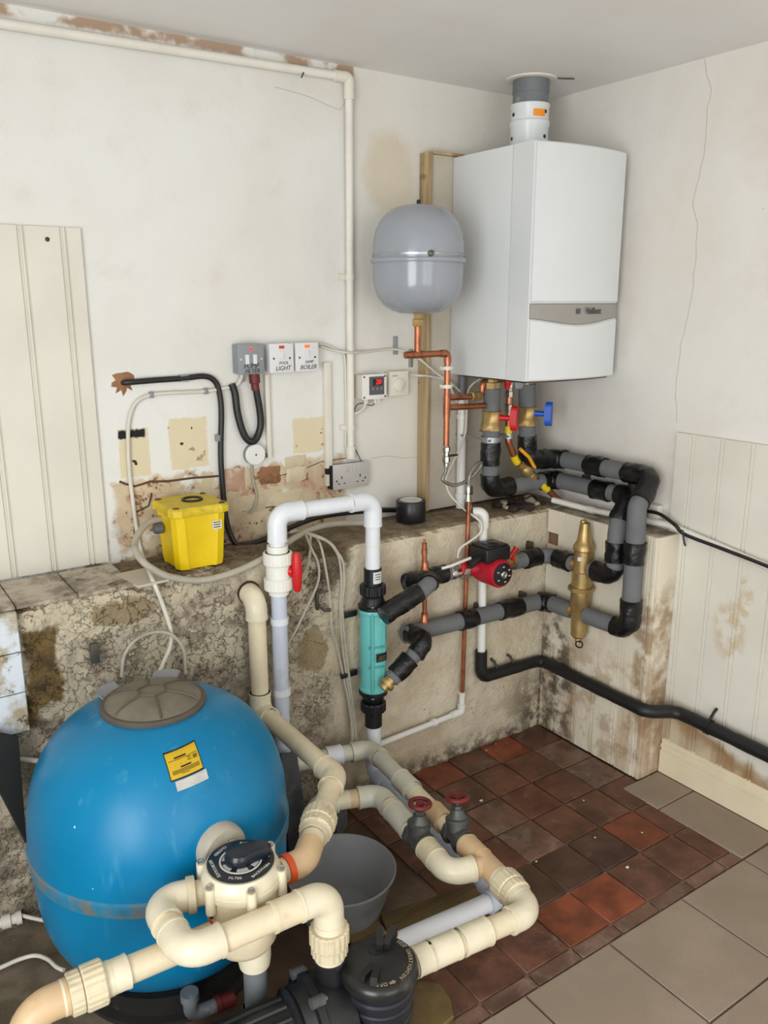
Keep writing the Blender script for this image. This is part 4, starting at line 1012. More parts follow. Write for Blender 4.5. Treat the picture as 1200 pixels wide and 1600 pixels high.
for a in (0.5, 1.6, 2.7, 3.8, 5.0, 6.0):
    p = Vector((rpx + 0.028 * math.cos(a), YL_ - 0.0985, 0.732 + 0.028 * math.sin(a)))
    boxm('white_mark', p - Vector((0.0035, 0.0008, 0.002)), p + Vector((0.0035, 0.0, 0.002)), 'label_white', mf)
tb = boxm('terminal_box', (rpx - 0.058, YL_ - 0.075, 0.772), (rpx + 0.052, YL_ + 0.02, 0.822), 'black_plastic', pm, 0.008, 3)
boxm('box_lid', (rpx - 0.052, YL_ - 0.070, 0.821), (rpx + 0.046, YL_ + 0.015, 0.828), 'black_plastic', tb, 0.004, 2)
lathe('lid_dome', (rpx - 0.005, YL_ - 0.028, 0.827), (0, 0, 1), [(0, 0.030), (0.004, 0.028), (0.006, 0.02), (0.006, 0.0)], 'black_plastic', tb, 24)
tube('cable_gland', [(rpx - 0.055, YL_ - 0.04, 0.788), (rpx - 0.085, YL_ - 0.043, 0.780), (rpx - 0.108, YL_ - 0.046, 0.770)], 0.012, 'black_plastic', tb, 12)
for x0, x1, nm in ((-0.640, -0.558, 0), (-0.392, -0.335, 1)):
    l = x1 - x0
    lathe('pump_valve', (x0, YL_, 0.738), (1, 0, 0), [(0, 0.018), (l * .08, 0.023), (l * .3, 0.023), (l * .34, 0.018), (l * .55, 0.020), (l * .58, 0.028), (l * .92, 0.028), (l * .95, 0.022), (l, 0.022)], 'chrome' if nm == 0 else 'brass', pm, 10)
for p, up_ in ((Vector((-0.600, YL_ - 0.03, 0.775)), Vector((-0.6, -0.35, 0.5))), (Vector((-0.362, YL_ - 0.018, 0.772)), Vector((0.5, -0.2, 0.75)))):
    lathe('valve_stem', p - Vector((0, 0, 0.03)), Vector((0, 0, 1)), [(0, 0.007), (0.034, 0.007)], 'red_plastic', pm, 10)
    u = up_.normalized()
    tube('red_lever', [p - u * 0.022, p, p + u * 0.022], 0.010, 'red_plastic', pm, 10, True, lambda i, n: (0.0105, 0.0065, 0.0105)[i])

# ------------------------------------------------------------------ white waste pipe and black lagged pipe
ww = thing('waste_pipe', 'upright white plastic pipe on the board below the boiler', 'pipe', (-0.407, -0.06, 0.90))
tube('pipe', [(-0.407, -0.064, 0.893), (-0.408, -0.064, 1.30)], 0.0165, 'white_plastic', ww, 16)
for z in (1.235, 0.94):
    tube('clip', [(-0.407, -0.064, z - 0.008), (-0.407, -0.064, z + 0.008)], 0.0205, 'white_plastic', ww, 16)
tube('boiler_tail', [(-0.408, -0.064, 1.29), (-0.409, -0.064, 1.388)], 0.014, 'grey_pvc', ww, 12)
wd = thing('waste_pipe', 'white plastic pipe turning over the ledge and down behind the red pump', 'pipe', (-0.468, -0.27, 0.40))
path, mk_ = rounded([(-0.405, -0.064, 0.917), (-0.447, -0.263, 0.917), (-0.462, -0.266, 0.385)], 0.025); L = lens(path)
path, mk_ = rounded([(-0.500, -0.245, 0.926), (-0.470, -0.268, 0.926), (-0.462, -0.268, 0.385)], 0.025); L = lens(path)
tube('pipe', path, 0.0145, 'white_plastic', wd, 16)
s = near_s(path, L, mk_[0]); sleeve('elbow', path, L, s - 0.035, s + 0.05, 0.0185, 'white_plastic', wd)
s = near_s(path, L, (-0.47, -0.27, 0.561)); sleeve('clip', path, L, s - 0.01, s + 0.01, 0.019, 'white_plastic', wd)
bk = thing('lagged_pipe', 'black lagged waste pipe running low round the corner and along the right wall', 'pipe', (-0.46, -0.27, 0.3))
path, mk_ = rounded([(-0.464, -0.268, 0.405), (-0.462, -0.268, 0.300), (-0.156, -0.268, 0.290), (-0.156, -0.768, 0.286), (-0.052, -0.815, 0.276), (-0.052, -1.75, 0.262)], [0.035, 0.03, 0.05, 0.05]); L = lens(path)
tube('lagging', densify(path, 0.03), 0.0225, 'foam_black', bk, 16, True, None, 0.002)
for px in ((-0.05, -0.94, 0.275),):
    s = near_s(path, L, px); q, d = at_s(path, L, s)
    sleeve('pipe_clip', path, L, s - 0.008, s + 0.008, 0.026, 'black_plastic', bk)
    tube('clip_hook', [q + Vector((0, 0, 0.02)), q + Vector((0.02, 0.0, 0.045)), q + Vector((0.036, 0, 0.055))], 0.005, 'black_plastic', bk, 8)
for px in ((-0.381, -0.27, 0.327), (-0.3, -0.27, 0.321)):
    s = near_s(path, L, px); q, d = at_s(path, L, s)
    tube('clip_hook', [q + Vector((0, 0, 0.018)), q + Vector((-0.004, 0.012, 0.04)), q + Vector((-0.01, 0.026, 0.05))], 0.005, 'black_plastic', bk, 8)
# white overflow pipe and black cable along the right wall
ov = thing('overflow_pipe', 'slim white pipe running along the right wall above the boxing', 'pipe', (-0.025, -0.5, 0.92))
path, _ = rounded([(0.019, -0.15, 0.885), (-0.03, -0.367, 0.898), (-0.022, -0.671, 0.92), (-0.026, -1.066, 0.849), (-0.026, -1.266, 0.812)], 0.03)
path = [Vector((-0.10, -0.235, 0.915)), Vector((-0.05, -0.385, 0.899)), Vector((-0.034, -0.707, 0.912)), Vector((-0.03, -1.068, 0.858)), Vector((-0.03, -1.322, 0.813))]
tube('pipe', rounded(path, 0.05)[0], 0.0115, 'aged_white_plastic', ov, 12)
lathe('coupling', Vector((-0.05, -0.385, 0.899)) + Vector((0, 0.02, 0)), (0.04, -1, 0), [(0, 0.0115), (0, 0.0145), (0.03, 0.0145), (0.03, 0.0115)], 'aged_white_plastic', ov, 14)
boxm('wall_block', (-0.030, (-0.02, -0.637, 0.905)[1] - 0.02, 0.900), (-0.002, (-0.02, -0.637, 0.905)[1] + 0.02, 0.965), 'aged_white_plastic', ov, 0.003)
wire('black_cable', 'black cable strapped along the white pipe on the right wall', 'cable', [(-0.04, -0.604, 0.94), (-0.045, -0.674, 0.944), (-0.047, -0.741, 0.921), (-0.047, -0.781, 0.897), (-0.047, -0.924, 0.882), (-0.047, -1.077, 0.865), (-0.047, -1.328, 0.83)], 0.0062, 'black_cable')
wire('cable_tie', 'black cable tie round the white pipe on the right wall', 'tie', [(-0.05, -0.772, 0.911), (-0.05, -0.783, 0.874), (-0.048, -0.788, 0.86)], 0.0035, 'black_plastic')

# ------------------------------------------------------------------ electrics on the back wall
cd = thing('conduit', 'painted white conduit along the top of the back wall and down to the double socket', 'conduit', (-0.83, -0.02, 1.1))
path, mk_ = rounded([(-2.185, -0.017, 2.295), (-1.874, -0.017, 2.294), (-0.848, -0.017, 2.308), (-0.857, -0.017, 1.121)], [0.0, 0.012]); L = lens(path)
tube('pipe', path, 0.0125, 'aged_white_plastic', cd, 14)
s = near_s(path, L, mk_[1]); sleeve('elbow', path, L, s - 0.05, s + 0.06, 0.0165, 'off_white_plastic', cd)
for px in ((-0.854, -0.017, 1.717), (-0.858, -0.017, 1.226)):
    s = near_s(path, L, px); sleeve('saddle_clip', path, L, s - 0.010, s + 0.010, 0.0155, 'off_white_plastic', cd)
    boxm('saddle_foot', Vector(px) + Vector((-0.034, 0.010, -0.009)), Vector(px) + Vector((-0.008, 0.016, 0.009)), 'off_white_plastic', cd)
s = L[-1]; sleeve('adaptor', path, L, s - 0.04, s, 0.0165, 'off_white_plastic', cd)
nl = thing('nail', 'bent dark nail sticking out of the wall just under the ceiling pipe', 'nail', (-0.998, 0, 2.304))
tube('shank', [(-0.996, 0, 2.308), (-1.015, -0.03, 2.295), (-1.024, -0.034, 2.281)], 0.0022, 'screw', nl, 6)

def plate(name, label, lo, hi, d0, d1, mat_back, mat, parts=None, bev=0.004):
    """wall accessory: back box from the wall to d0, plate from d0 to d1"""
    t = thing(name, label, 'switch', ((lo[0] + hi[0]) / 2, 0, lo[2]))
    boxm('back_box', (lo[0] + 0.001, -d0, lo[2] + 0.001), (hi[0] - 0.001, -0.0005, hi[2] - 0.001), mat_back, t, bev)
    boxm('face_plate', (lo[0], -d1, lo[2]), (hi[0], -d0, hi[2]), mat, t, min(bev, (d1 - d0) * 0.45))
    return t
def face_text(t, body, size, x, z, d, mat='ink', shear=0.25, sp=0.95):
    return text_mesh('handwriting', body, size, (x, -d - 0.0004, z), (1, 0, 0.02), (0, 0, 1), mat, t, 0.0003, shear=shear, spacing=sp)
# fused spur, grey metal
t = plate('fused_spur', 'grey metal fused spur with red neon, marked for the pump filter', (-1.272, 0, 1.424), (-1.184, 0, 1.516), 0.040, 0.046, 'metalclad', 'metalclad', bev=0.006)
lathe('neon', (-1.2275, -0.046, 1.500), (0, -1, 0), [(0, 0.006), (0.002, 0.006), (0.003, 0.004), (0.003, 0)], 'led_red', t, 3, phase=PI / 2)
for x in (-1.242, -1.216):
    boxm('white_rocker', (x - 0.0065, -0.0495, 1.455), (x + 0.0065, -0.046, 1.484), 'switch_white', t, 0.001)
for x in (-1.262, -1.194): lathe('screw', (x, -0.046, 1.470), (0, -1, 0), [(0, 0.004), (0.001, 0.004)], 'chrome', t, 8)
face_text(t, 'PUMP', 0.021, -1.229, 1.449, 0.046); face_text(t, 'FILTER', 0.018, -1.226, 1.433, 0.046)
# two white switches
for (x0, x1, txt1, txt2, neon, lab) in ((-1.164, -1.079, 'POOL', 'LIGHT', 'neon_dim', 'white switch with unlit neon, handwritten for the pool light'), (-1.073, -0.989, '3AMP', 'BOILER', 'neon_orange', 'white switch with glowing orange neon, handwritten for the boiler')):
    t = plate('wall_switch', lab, (x0, 0, 1.424), (x1, 0, 1.514), 0.034, 0.042, 'switch_white', 'switch_white')
    xc = (x0 + x1) / 2
    boxm('neon', (xc - 0.009, -0.0432, 1.498), (xc + 0.009, -0.042, 1.507), neon, t)
    boxm('rocker', (xc - 0.008, -0.0455, 1.465), (xc + 0.008, -0.042, 1.490), 'switch_white', t, 0.0012)
    for sx2 in (-0.028, 0.028): lathe('screw', (xc + sx2, -0.042, 1.468), (0, -1, 0), [(0, 0.0035), (0.001, 0.0035)], 'steel_dark', t, 8)
    face_text(t, txt1, 0.013, xc + 0.006, 1.4535, 0.042); face_text(t, txt2, 0.0195, xc + 0.003, 1.437, 0.042)
# double socket
t = thing('double_socket', 'brushed double power socket on the wall below the white conduit', 'socket', (-0.865, 0, 1.02))
boxm('back_box', (-0.942, -0.026, 1.022), (-0.797, -0.0005, 1.103), 'black_matt', t, 0.002)
boxm('face_plate', (-0.936, -0.030, 1.020), (-0.793, -0.026, 1.107), 'socket_grey', t, 0.0015)
for xc in (-0.902, -0.828):
    boxm('pin_hole', (xc - 0.002, -0.0304, 1.056), (xc + 0.002, -0.0298, 1.065), 'ink', t)
    for sx2 in (-0.011, 0.011): boxm('pin_hole', (xc + sx2 - 0.003, -0.0304, 1.038), (xc + sx2 + 0.003, -0.0298, 1.042), 'ink', t)
for xc in (-0.879, -0.851): boxm('rocker', (xc - 0.006, -0.033, 1.078), (xc + 0.006, -0.030, 1.096), 'socket_grey', t, 0.001)
for xc in (-0.922, -0.807): lathe('screw', (xc, -0.030, 1.050), (0, -1, 0), [(0, 0.0035), (0.0008, 0.0035)], 'steel_dark', t, 8)
boxm('outlet_knob', (-0.955, -0.022, 1.075), (-0.942, -0.006, 1.095), 'black_matt', t, 0.002)
# temperature controller and thermostat
t = thing('temperature_controller', 'cream digital controller reading 20 in red digits', 'controller', (-0.78, 0, 1.32))
boxm('case', (-0.829, -0.048, 1.322), (-0.735, -0.0005, 1.402), 'off_white_plastic', t, 0.003)
fp = boxm('front_cover', (-0.831, -0.054, 1.320), (-0.733, -0.048, 1.404), 'white_plastic', t, 0.002)
boxm('display_panel', (-0.804, -0.0552, 1.335), (-0.744, -0.054, 1.396), 'strip_dark', fp)
dw = boxm('display_window', (-0.790, -0.0558, 1.366), (-0.752, -0.0552, 1.388), 'black_plastic', fp)
text_mesh('digits', '20', 0.023, (-0.768, -0.0562, 1.377), (1, 0, 0), (0, 0, 1), 'led_red', fp, 0.0002, shear=0.15)
for x in (-0.790, -0.773, -0.756): lathe('button', (x, -0.0552, 1.355), (0, -1, 0), [(0, 0.004), (0.001, 0.004)], 'grey_strap', fp, 10)
for x in (-0.824, -0.740):
    for z in (1.328, 1.396): lathe('screw', (x, -0.054, z), (0, -1, 0), [(0, 0.0035), (0.001, 0.0035)], 'steel_dark', fp, 8)
for x in (-0.800, -0.763, -0.750): lathe('cable_gland', (x, -0.03, 1.322), (0, 0, -1), [(0, 0.008), (0.008, 0.008), (0.010, 0.006), (0.018, 0.006)], 'off_white_plastic', t, 10)
t = thing('room_thermostat', 'plain cream room thermostat with a round dial beside the digital controller', 'thermostat', (-0.66, 0, 1.32))
boxm('case', (-0.706, -0.028, 1.322), (-0.622, -0.0005, 1.407), 'off_white_plastic', t, 0.004)
lathe('dial', (-0.664, -0.028, 1.360), (0, -1, 0), [(0, 0.024), (0.005, 0.0235), (0.007, 0.021), (0.0075, 0.0)], 'off_white_plastic', t, 32)
boxm('scale_mark', (-0.692, -0.0285, 1.390), (-0.668, -0.028, 1.393), 'grey_strap', t)
# round junction box
jp = (-1.214, 0, 1.17)
t = thing('junction_box', 'round pale junction box on the bare plaster below the hanging black cable', 'box', jp)
lathe('base', jp, (0, -1, 0), [(0.0005, 0.034), (0.018, 0.033)], 'grey_strap', t, 28)
lathe('lid', Vector(jp) + Vector((0, -0.018, 0)), (0, -1, 0), [(0, 0.034), (0.004, 0.0335), (0.006, 0.031), (0.006, 0)], 'white_plastic', t, 32)
lathe('screw', Vector(jp) + Vector((0, -0.024, 0)), (0, -1, 0), [(0, 0.003), (0.001, 0.003)], 'screw', t, 8)
boxm('side_entry', Vector(jp) + Vector((0.03, -0.014, -0.014)), Vector(jp) + Vector((0.046, -0.002, -0.004)), 'strip_dark', t)
# slim trunking
for a, b, w, lab in (((-1.161, 0, 1.418), (-1.163, 0, 1.152), 0.007, 'slim white trunking dropping from the switches to the round junction box'), ((-0.941, 0, 1.447), (-0.94, 0, 1.034), 0.0125, 'white mini trunking running down from the boiler switch beside the socket')):
    o = boxm('mini_trunking', (a[0] - w, -0.016, b[2]), (a[0] + w, -0.0005, a[2]), 'off_white_plastic', None, 0.002)
    tag(o, lab, 'trunking')
# bracket pairs on the wall by the vessel
for px, lab in (((-0.661, 0, 1.492), 'small zinc bracket plate on the wall left of the copper tee'), ((-0.595, 0, 1.446), 'small zinc bracket plate just below the copper tee')):
    o = boxm('zinc_plate', (px[0] - 0.009, -0.004, px[2] - 0.030), (px[0] + 0.009, -0.0005, px[2] + 0.032), 'zinc', None, 0.001)
    tag(o, lab, 'bracket')

# ------------------------------------------------------------------ cables
dB = lambda pts: pts
bc = thing('black_cable', 'thick black cable from the broken hole in the plaster down behind the yellow box', 'cable', (-1.606, 0, 1.417))
pts = [(-1.618, 0.01, 1.415), (-1.589, -0.01, 1.417), (-1.514, -0.01, 1.419), (-1.434, -0.01, 1.42), (-1.37, -0.01, 1.423), (-1.338, -0.01, 1.41), (-1.323, -0.01, 1.38), (-1.318, -0.01, 1.313), (-1.327, -0.01, 1.183), (-1.326, -0.01, 1.069), (-1.321, -0.012, 0.976), (-1.311, -0.018, 0.923), (-1.296, -0.035, 0.891), (-1.246, -0.04, 0.886), (-1.151, -0.04, 0.909), (-0.997, -0.03, 0.936), (-0.811, -0.02, 0.928), (-0.7, -0.012, 0.915), (-0.638, -0.012, 0.906)]
tube('cable', spline(pts, 6), 0.0088, 'black_cable', bc, 10)
for px in ((-1.431, -0.008, 1.42), (-1.328, -0.008, 1.233)): boxm('cable_clip', Vector(px) + Vector((-0.013, -0.008, -0.010)), Vector(px) + Vector((0.013, 0.0075, 0.010)), 'grey_strap', bc, 0.002)
hc = thing('black_cable', 'black cable hanging in a loop below the grey fused spur', 'cable', (-1.217, 0, 1.209))
tube('cable', spline([(-1.212, -0.03, 1.432), (-1.211, -0.03, 1.408), (-1.205, -0.026, 1.368), (-1.194, -0.022, 1.305), (-1.193, -0.02, 1.259), (-1.208, -0.02, 1.223), (-1.227, -0.022, 1.213), (-1.245, -0.02, 1.227), (-1.258, -0.018, 1.26), (-1.268, -0.016, 1.31), (-1.272, -0.014, 1.365), (-1.281, -0.012, 1.395)], 6), 0.0115, 'black_cable', hc, 10)
lathe('gland', (-1.213, -0.03, 1.424), (0.06, 0.0, -1), [(0, 0.017), (0.028, 0.017), (0.03, 0.013), (0.05, 0.0125)], M['rust_red'], hc, 12)
wc = thing('white_cable', 'long white cable arching across the plaster, then over the ledge towards the tank', 'cable', (-1.605, 0, 1.287))
tube('cable', spline([(-1.245, -0.012, 1.424), (-1.249, -0.01, 1.409), (-1.271, -0.008, 1.388), (-1.365, -0.007, 1.378), (-1.467, -0.007, 1.379), (-1.533, -0.007, 1.377), (-1.578, -0.007, 1.358), (-1.602, -0.007, 1.311), (-1.61, -0.007, 1.247), (-1.613, -0.007, 1.162), (-1.61, -0.007, 1.08), (-1.604, -0.008, 0.977), (-1.598, -0.02, 0.91), (-1.639, -0.2, 0.911), (-1.646, -0.262, 0.889), (-1.628, -0.262, 0.828), (-1.61, -0.262, 0.748), (-1.615, -0.262, 0.701), (-1.64, -0.27, 0.662), (-1.666, -0.29, 0.636)], 6), 0.0062, 'rope_white', wc, 8)
for px in ((-1.364, -0.006, 1.378), (-1.532, -0.006, 1.377), (-1.245, -0.006, 1.408)): boxm('cable_clip', Vector(px) + Vector((-0.006, -0.008, -0.009)), Vector(px) + Vector((0.006, 0.0055, 0.009)), 'grey_strap', wc, 0.002)
wire('lead_cable', 'thick pale cable from the yellow box draped along the front of the ledge', 'cable',
     [(-1.556, -0.1, 1.029), (-1.594, -0.11, 1.027), (-1.627, -0.13, 1.016), (-1.657, -0.16, 0.996), (-1.672, -0.2, 0.977), (-1.667, -0.235, 0.955), (-1.644, -0.255, 0.931), (-1.598, -0.262, 0.902), (-1.515, -0.262, 0.877), (-1.419, -0.262, 0.881), (-1.315, -0.255, 0.904), (-1.18, -0.2, 0.932), (-1.089, -0.16, 0.939), (-1, -0.13, 0.934), (-0.894, -0.12, 0.92), (-0.822, -0.12, 0.909)], 0.0098, 'cable_grey', 10)
wire('thin_cable', 'thin grey wire dropping from the round junction box to the ledge', 'cable', [(-1.223, -0.006, 1.139), (-1.22, -0.006, 1.086), (-1.209, -0.006, 1.033), (-1.222, -0.01, 0.993), (-1.243, -0.02, 0.983)], 0.004, 'cable_grey')
B1 = [((-1.14, -0.17, 0.941), (-1.115, -0.21, 0.93), (-1.088, -0.245, 0.917), (-1.066, -0.255, 0.887), (-1.053, -0.258, 0.85), (-1.047, -0.258, 0.772), (-1.053, -0.258, 0.694), (-1.048, -0.258, 0.573), (-1.035, -0.258, 0.466), (-1.017, -0.262, 0.316), (-1.019, -0.275, 0.241), (-1.028, -0.3, 0.173)),
      ((-1.131, -0.17, 0.936), (-1.107, -0.22, 0.931), (-1.078, -0.248, 0.91), (-1.059, -0.258, 0.878), (-1.043, -0.262, 0.843), (-1.04, -0.262, 0.772), (-1.048, -0.262, 0.694), (-1.04, -0.262, 0.572), (-1.025, -0.262, 0.445), (-1.012, -0.266, 0.317), (-1.014, -0.28, 0.242), (-1.024, -0.31, 0.17)),
      ((-1.103, -0.2, 0.925), (-1.112, -0.25, 0.897), (-1.096, -0.258, 0.782), (-1.088, -0.258, 0.687), (-1.085, -0.258, 0.621), (-1.067, -0.258, 0.562), (-1.04, -0.258, 0.427), (-1.024, -0.262, 0.319), (-1.026, -0.275, 0.243), (-1.04, -0.3, 0.175)),
      ((-1.139, -0.2, 0.935), (-1.148, -0.25, 0.904), (-1.13, -0.256, 0.857), (-1.129, -0.256, 0.805), (-1.15, -0.256, 0.757), (-1.179, -0.256, 0.712), (-1.214, -0.256, 0.655), (-1.251, -0.256, 0.606)),
      ((-1.123, -0.2, 0.929), (-1.156, -0.252, 0.891), (-1.173, -0.256, 0.844), (-1.21, -0.256, 0.8), (-1.246, -0.256, 0.751), (-1.269, -0.256, 0.729))]
LB = ('outermost pale twin wire hanging down the lower wall left of the turquoise exchanger', 'pale wire nearest the turquoise exchanger hanging down the lower wall', 'pale wire passing behind the small dark bracket on the lower wall', 'grey wire slanting left across the lower wall behind the white pipe', 'short grey wire slanting behind the red-handled valve')
for p_, l_ in zip(B1, LB): wire('loose_wire', l_, 'wire', p_, 0.0040, 'cable_grey', 7, 5)
wire('white_cable', 'white cable curving from the boiler past the copper pipe to the red pump', 'cable', [(-0.375, -0.12, 1.372), (-0.402, -0.11, 1.353), (-0.413, -0.1, 1.323), (-0.413, -0.095, 1.247), (-0.417, -0.095, 1.178), (-0.452, -0.1, 1.116), (-0.499, -0.12, 1.069), (-0.538, -0.14, 1.03), (-0.543, -0.17, 0.981), (-0.526, -0.235, 0.936), (-0.522, -0.285, 0.92), (-0.504, -0.295, 0.897), (-0.508, -0.295, 0.864), (-0.554, -0.295, 0.841), (-0.596, -0.295, 0.823), (-0.606, -0.295, 0.791)], 0.0042, 'rope_white', 8)
wire('white_cable', 'thick white lead plugged into the black gland of the red pump', 'cable', [(-0.724, -0.36, 0.793), (-0.686, -0.36, 0.795), (-0.642, -0.355, 0.799), (-0.592, -0.345, 0.801)], 0.0052, 'white_plastic', 8)
wire('white_cable', 'white cable slanting from the wall bracket down under the boiler', 'cable', [(-0.966, -0.012, 1.499), (-0.917, -0.01, 1.486), (-0.872, -0.036, 1.477), (-0.766, -0.01, 1.477), (-0.682, -0.01, 1.482), (-0.628, -0.04, 1.467), (-0.596, -0.06, 1.445), (-0.526, -0.065, 1.394), (-0.462, -0.065, 1.357), (-0.405, -0.065, 1.315)], 0.0040, 'rope_white', 8)
wire('white_cable', 'white cable from the room thermostat past the copper pipe to the waste pipe', 'cable', [(-0.611, -0.014, 1.392), (-0.6, -0.06, 1.391), (-0.553, -0.06, 1.386), (-0.484, -0.06, 1.367), (-0.451, -0.06, 1.327), (-0.429, -0.06, 1.286)], 0.0040, 'rope_white', 8)
wire('white_cable', 'white cable from the boiler switch curving onto the conduit', 'cable', [(-0.976, -0.02, 1.508), (-0.94, -0.008, 1.503), (-0.896, -0.007, 1.485), (-0.871, -0.007, 1.465), (-0.867, -0.006, 1.372), (-0.866, -0.006, 1.265), (-0.87, -0.006, 1.178), (-0.866, -0.006, 1.129)], 0.0040, 'rope_white', 8)
wire('grey_cable', 'grey cable from below the digital controller to the conduit', 'cable', [(-0.806, -0.03, 1.324), (-0.805, -0.028, 1.297), (-0.82, -0.026, 1.281), (-0.844, -0.024, 1.272)], 0.0055, 'rope_white', 8)
wire('sensor_wire', 'thin dark sensor wire under the digital controller', 'wire', [(-0.76, -0.03, 1.31), (-0.779, -0.028, 1.296), (-0.813, -0.024, 1.306), (-0.843, -0.022, 1.286), (-0.839, -0.006, 1.175), (-0.815, -0.02, 1.103)], 0.0016, 'black_cable', 6)

# ------------------------------------------------------------------ yellow transformer box and the tape roll on the ledge
yx0, yx1, yy0, yy1 = -1.566, -1.404, -0.222, -0.055
ty = thing('site_transformer', 'bright yellow plastic transformer box standing on the ledge', 'transformer', (-1.477, -0.13, 0.896))
def yellow_ring(z, grow):
    c = Vector(((yx0 + yx1) / 2, (yy0 + yy1) / 2, z)); hx = (yx1 - yx0) / 2 + grow; hy = (yy1 - yy0) / 2 + grow; ch = 0.030
    # outline with cut corners and a shallow recessed middle on each side
    o = [(-hx + ch, -hy), (-hx + ch + 0.012, -hy + 0.006), (hx - ch - 0.012, -hy + 0.006), (hx - ch, -hy), (hx - 0.008, -hy + 0.008), (hx, -hy + ch), (hx - 0.005, -hy + ch + 0.012), (hx - 0.005, hy - ch - 0.012), (hx, hy - ch), (hx - ch, hy), (-hx + ch, hy), (-hx, hy - ch), (-hx + 0.005, hy - ch - 0.012), (-hx + 0.005, -hy + ch + 0.012), (-hx, -hy + ch), (-hx + 0.008, -hy + 0.008)]
    return [c + Vector((a, b, 0)) for a, b in o]
def loft(name, rings, mat, parent, bev=0.0):
    bm = bmesh.new(); R2 = [[bm.verts.new(p) for p in r] for r in rings]; n = len(rings[0])
    for a, b in zip(R2, R2[1:]):
        for i in range(n): bm.faces.new((a[i], a[(i + 1) % n], b[(i + 1) % n], b[i]))
    bm.faces.new(list(reversed(R2[0]))); bm.faces.new(R2[-1])
    if bev: bmesh.ops.bevel(bm, geom=[e for e in bm.edges if e.is_manifold and e.calc_face_angle(0) > 0.6], offset=bev, segments=2, affect='EDGES')
    return from_bm(name, bm, mat, parent, True, 32)
ZT = 1.066
loft('body', [yellow_ring(0.897, -0.010), yellow_ring(0.92, -0.007), yellow_ring(ZT - 0.012, 0.0)], 'yellow_box', ty, 0.0025)
loft('lid', [[p for p in yellow_ring(z, g)] for z, g in ((ZT - 0.012, 0.007), (ZT - 0.010, 0.009), (ZT + 0.008, 0.009), (ZT + 0.013, 0.004))], 'yellow_lid', ty)
tr = [Vector((-1.474, -0.130, ZT + 0.0155)) + Vector((0.028 * math.cos(a), 0.028 * math.sin(a), 0)) for a in [2 * PI * i / 28 for i in range(29)]]
tube('rubber_ring', tr, 0.0035, 'black_plastic', ty, 8)
for x in (yx0 + 0.012, yx1 - 0.012):
    for y in (yy0 + 0.012, yy1 - 0.012): lathe('lid_screw', (x, y, ZT + 0.012), (0, 0, 1), [(0, 0.010), (0.003, 0.009), (0.0035, 0)], M['rust_red'] if x < -1.5 else 'screw', ty, 10)
boxm('white_label', (-1.452, yy0 + 0.0028, 1.006), (-1.424, yy0 + 0.0048, 1.032), 'label_white', ty)
for k in range(3): boxm('label_print', (-1.449, yy0 + 0.0022, 1.011 + k * 0.007), (-1.428, yy0 + 0.0030, 1.0135 + k * 0.007), 'ink', ty)
lathe('cable_gland', (yx0 - 0.022, -0.115, 1.005), (1, 0, 0), [(0, 0.014), (0.01, 0.016), (0.024, 0.016)], 'strip_dark', ty, 12)

tr_ = thing('tape_roll', 'roll of black tape standing on the ledge below the timber batten', 'tape', (-0.668, -0.110, 0.893))
tx, tyy = -0.668, -0.108
lathe('tape', (tx, tyy, 0.893), (0, 0, 1), [(0, 0.0385), (0, 0.051), (0.002, 0.0525), (0.072, 0.0525), (0.074, 0.051), (0.074, 0.0385)], 'black_plastic', tr_, 44)
lathe('card_core', (tx, tyy, 0.893), (0, 0, 1), [(0, 0.0), (0, 0.0385), (0.0755, 0.0385), (0.0755, 0.036), (0.0735, 0.035), (0.0735, 0.0)], 'label_white', tr_, 36)

# rubble and soil by the corner of the ledge
for k in range(26):
    px = (-0.19 + R_.uniform(-0.10, 0.09), -0.155 + R_.uniform(-0.06, 0.06))
    bm = bmesh.new(); bmesh.ops.create_icosphere(bm, subdivisions=1, radius=R_.uniform(0.010, 0.030))
    for v in bm.verts: v.co *= R_.uniform(0.7, 1.3)
    for v in bm.verts: v.co.z *= 0.7
    bmesh.ops.translate(bm, verts=bm.verts[:], vec=Vector((px[0], px[1], 0.899)))
    o = from_bm('mortar_lump', bm, 'dark_hole' if k % 4 else 'sill_tile', None, False)
    tag(o, 'lump of broken mortar heaped on the ledge in the corner under the pipes', 'debris', 'mortar lumps on the ledge')

# ------------------------------------------------------------------ white pool pipe loop, union valve and heat exchanger
hx, hy = -0.957, -0.300
lw = thing('pool_pipe', 'white plastic pipe loop rising over the ledge to the top of the heat exchanger', 'pipe', (-1.29, -0.30, 0.02))
path, mk_ = rounded([(-1.297, hy, 0.05), (-1.288, hy, 1.046), (hx + 0.002, hy, 1.042), (hx, hy, 0.80)], 0.036); L = lens(path)
tube('pipe', path, 0.0235, 'white_pvc', lw, 24)
for m_ in mk_:
    s = near_s(path, L, m_); sleeve('elbow', path, L, s - 0.075, s + 0.075, 0.0288, 'white_pvc', lw, 24, 0.001)
s = near_s(path, L, (hx, hy, 0.895)); sleeve('coupler_line', path, L, s - 0.003, s + 0.003, 0.0243, 'aged_white_plastic', lw, 20)
s0 = near_s(path, L, (-1.29, hy, 0.62)); tube('blue_grey_section', sub(path, L, 0.0, near_s(path, L, (-1.29, hy, 0.81))), 0.0240, 'blue_pale_pvc', lw, 24)
for z in (0.72, 0.49): tube('pipe_clip', [(-1.291, hy, z - 0.010), (-1.291, hy, z + 0.010)], 0.0275, 'white_pvc', lw, 20)
vz0, vz1 = 0.802, 0.950
bv = thing('union_valve', 'white double union ball valve with a red handle on the white pipe', 'valve', (-1.2895, hy, vz0))
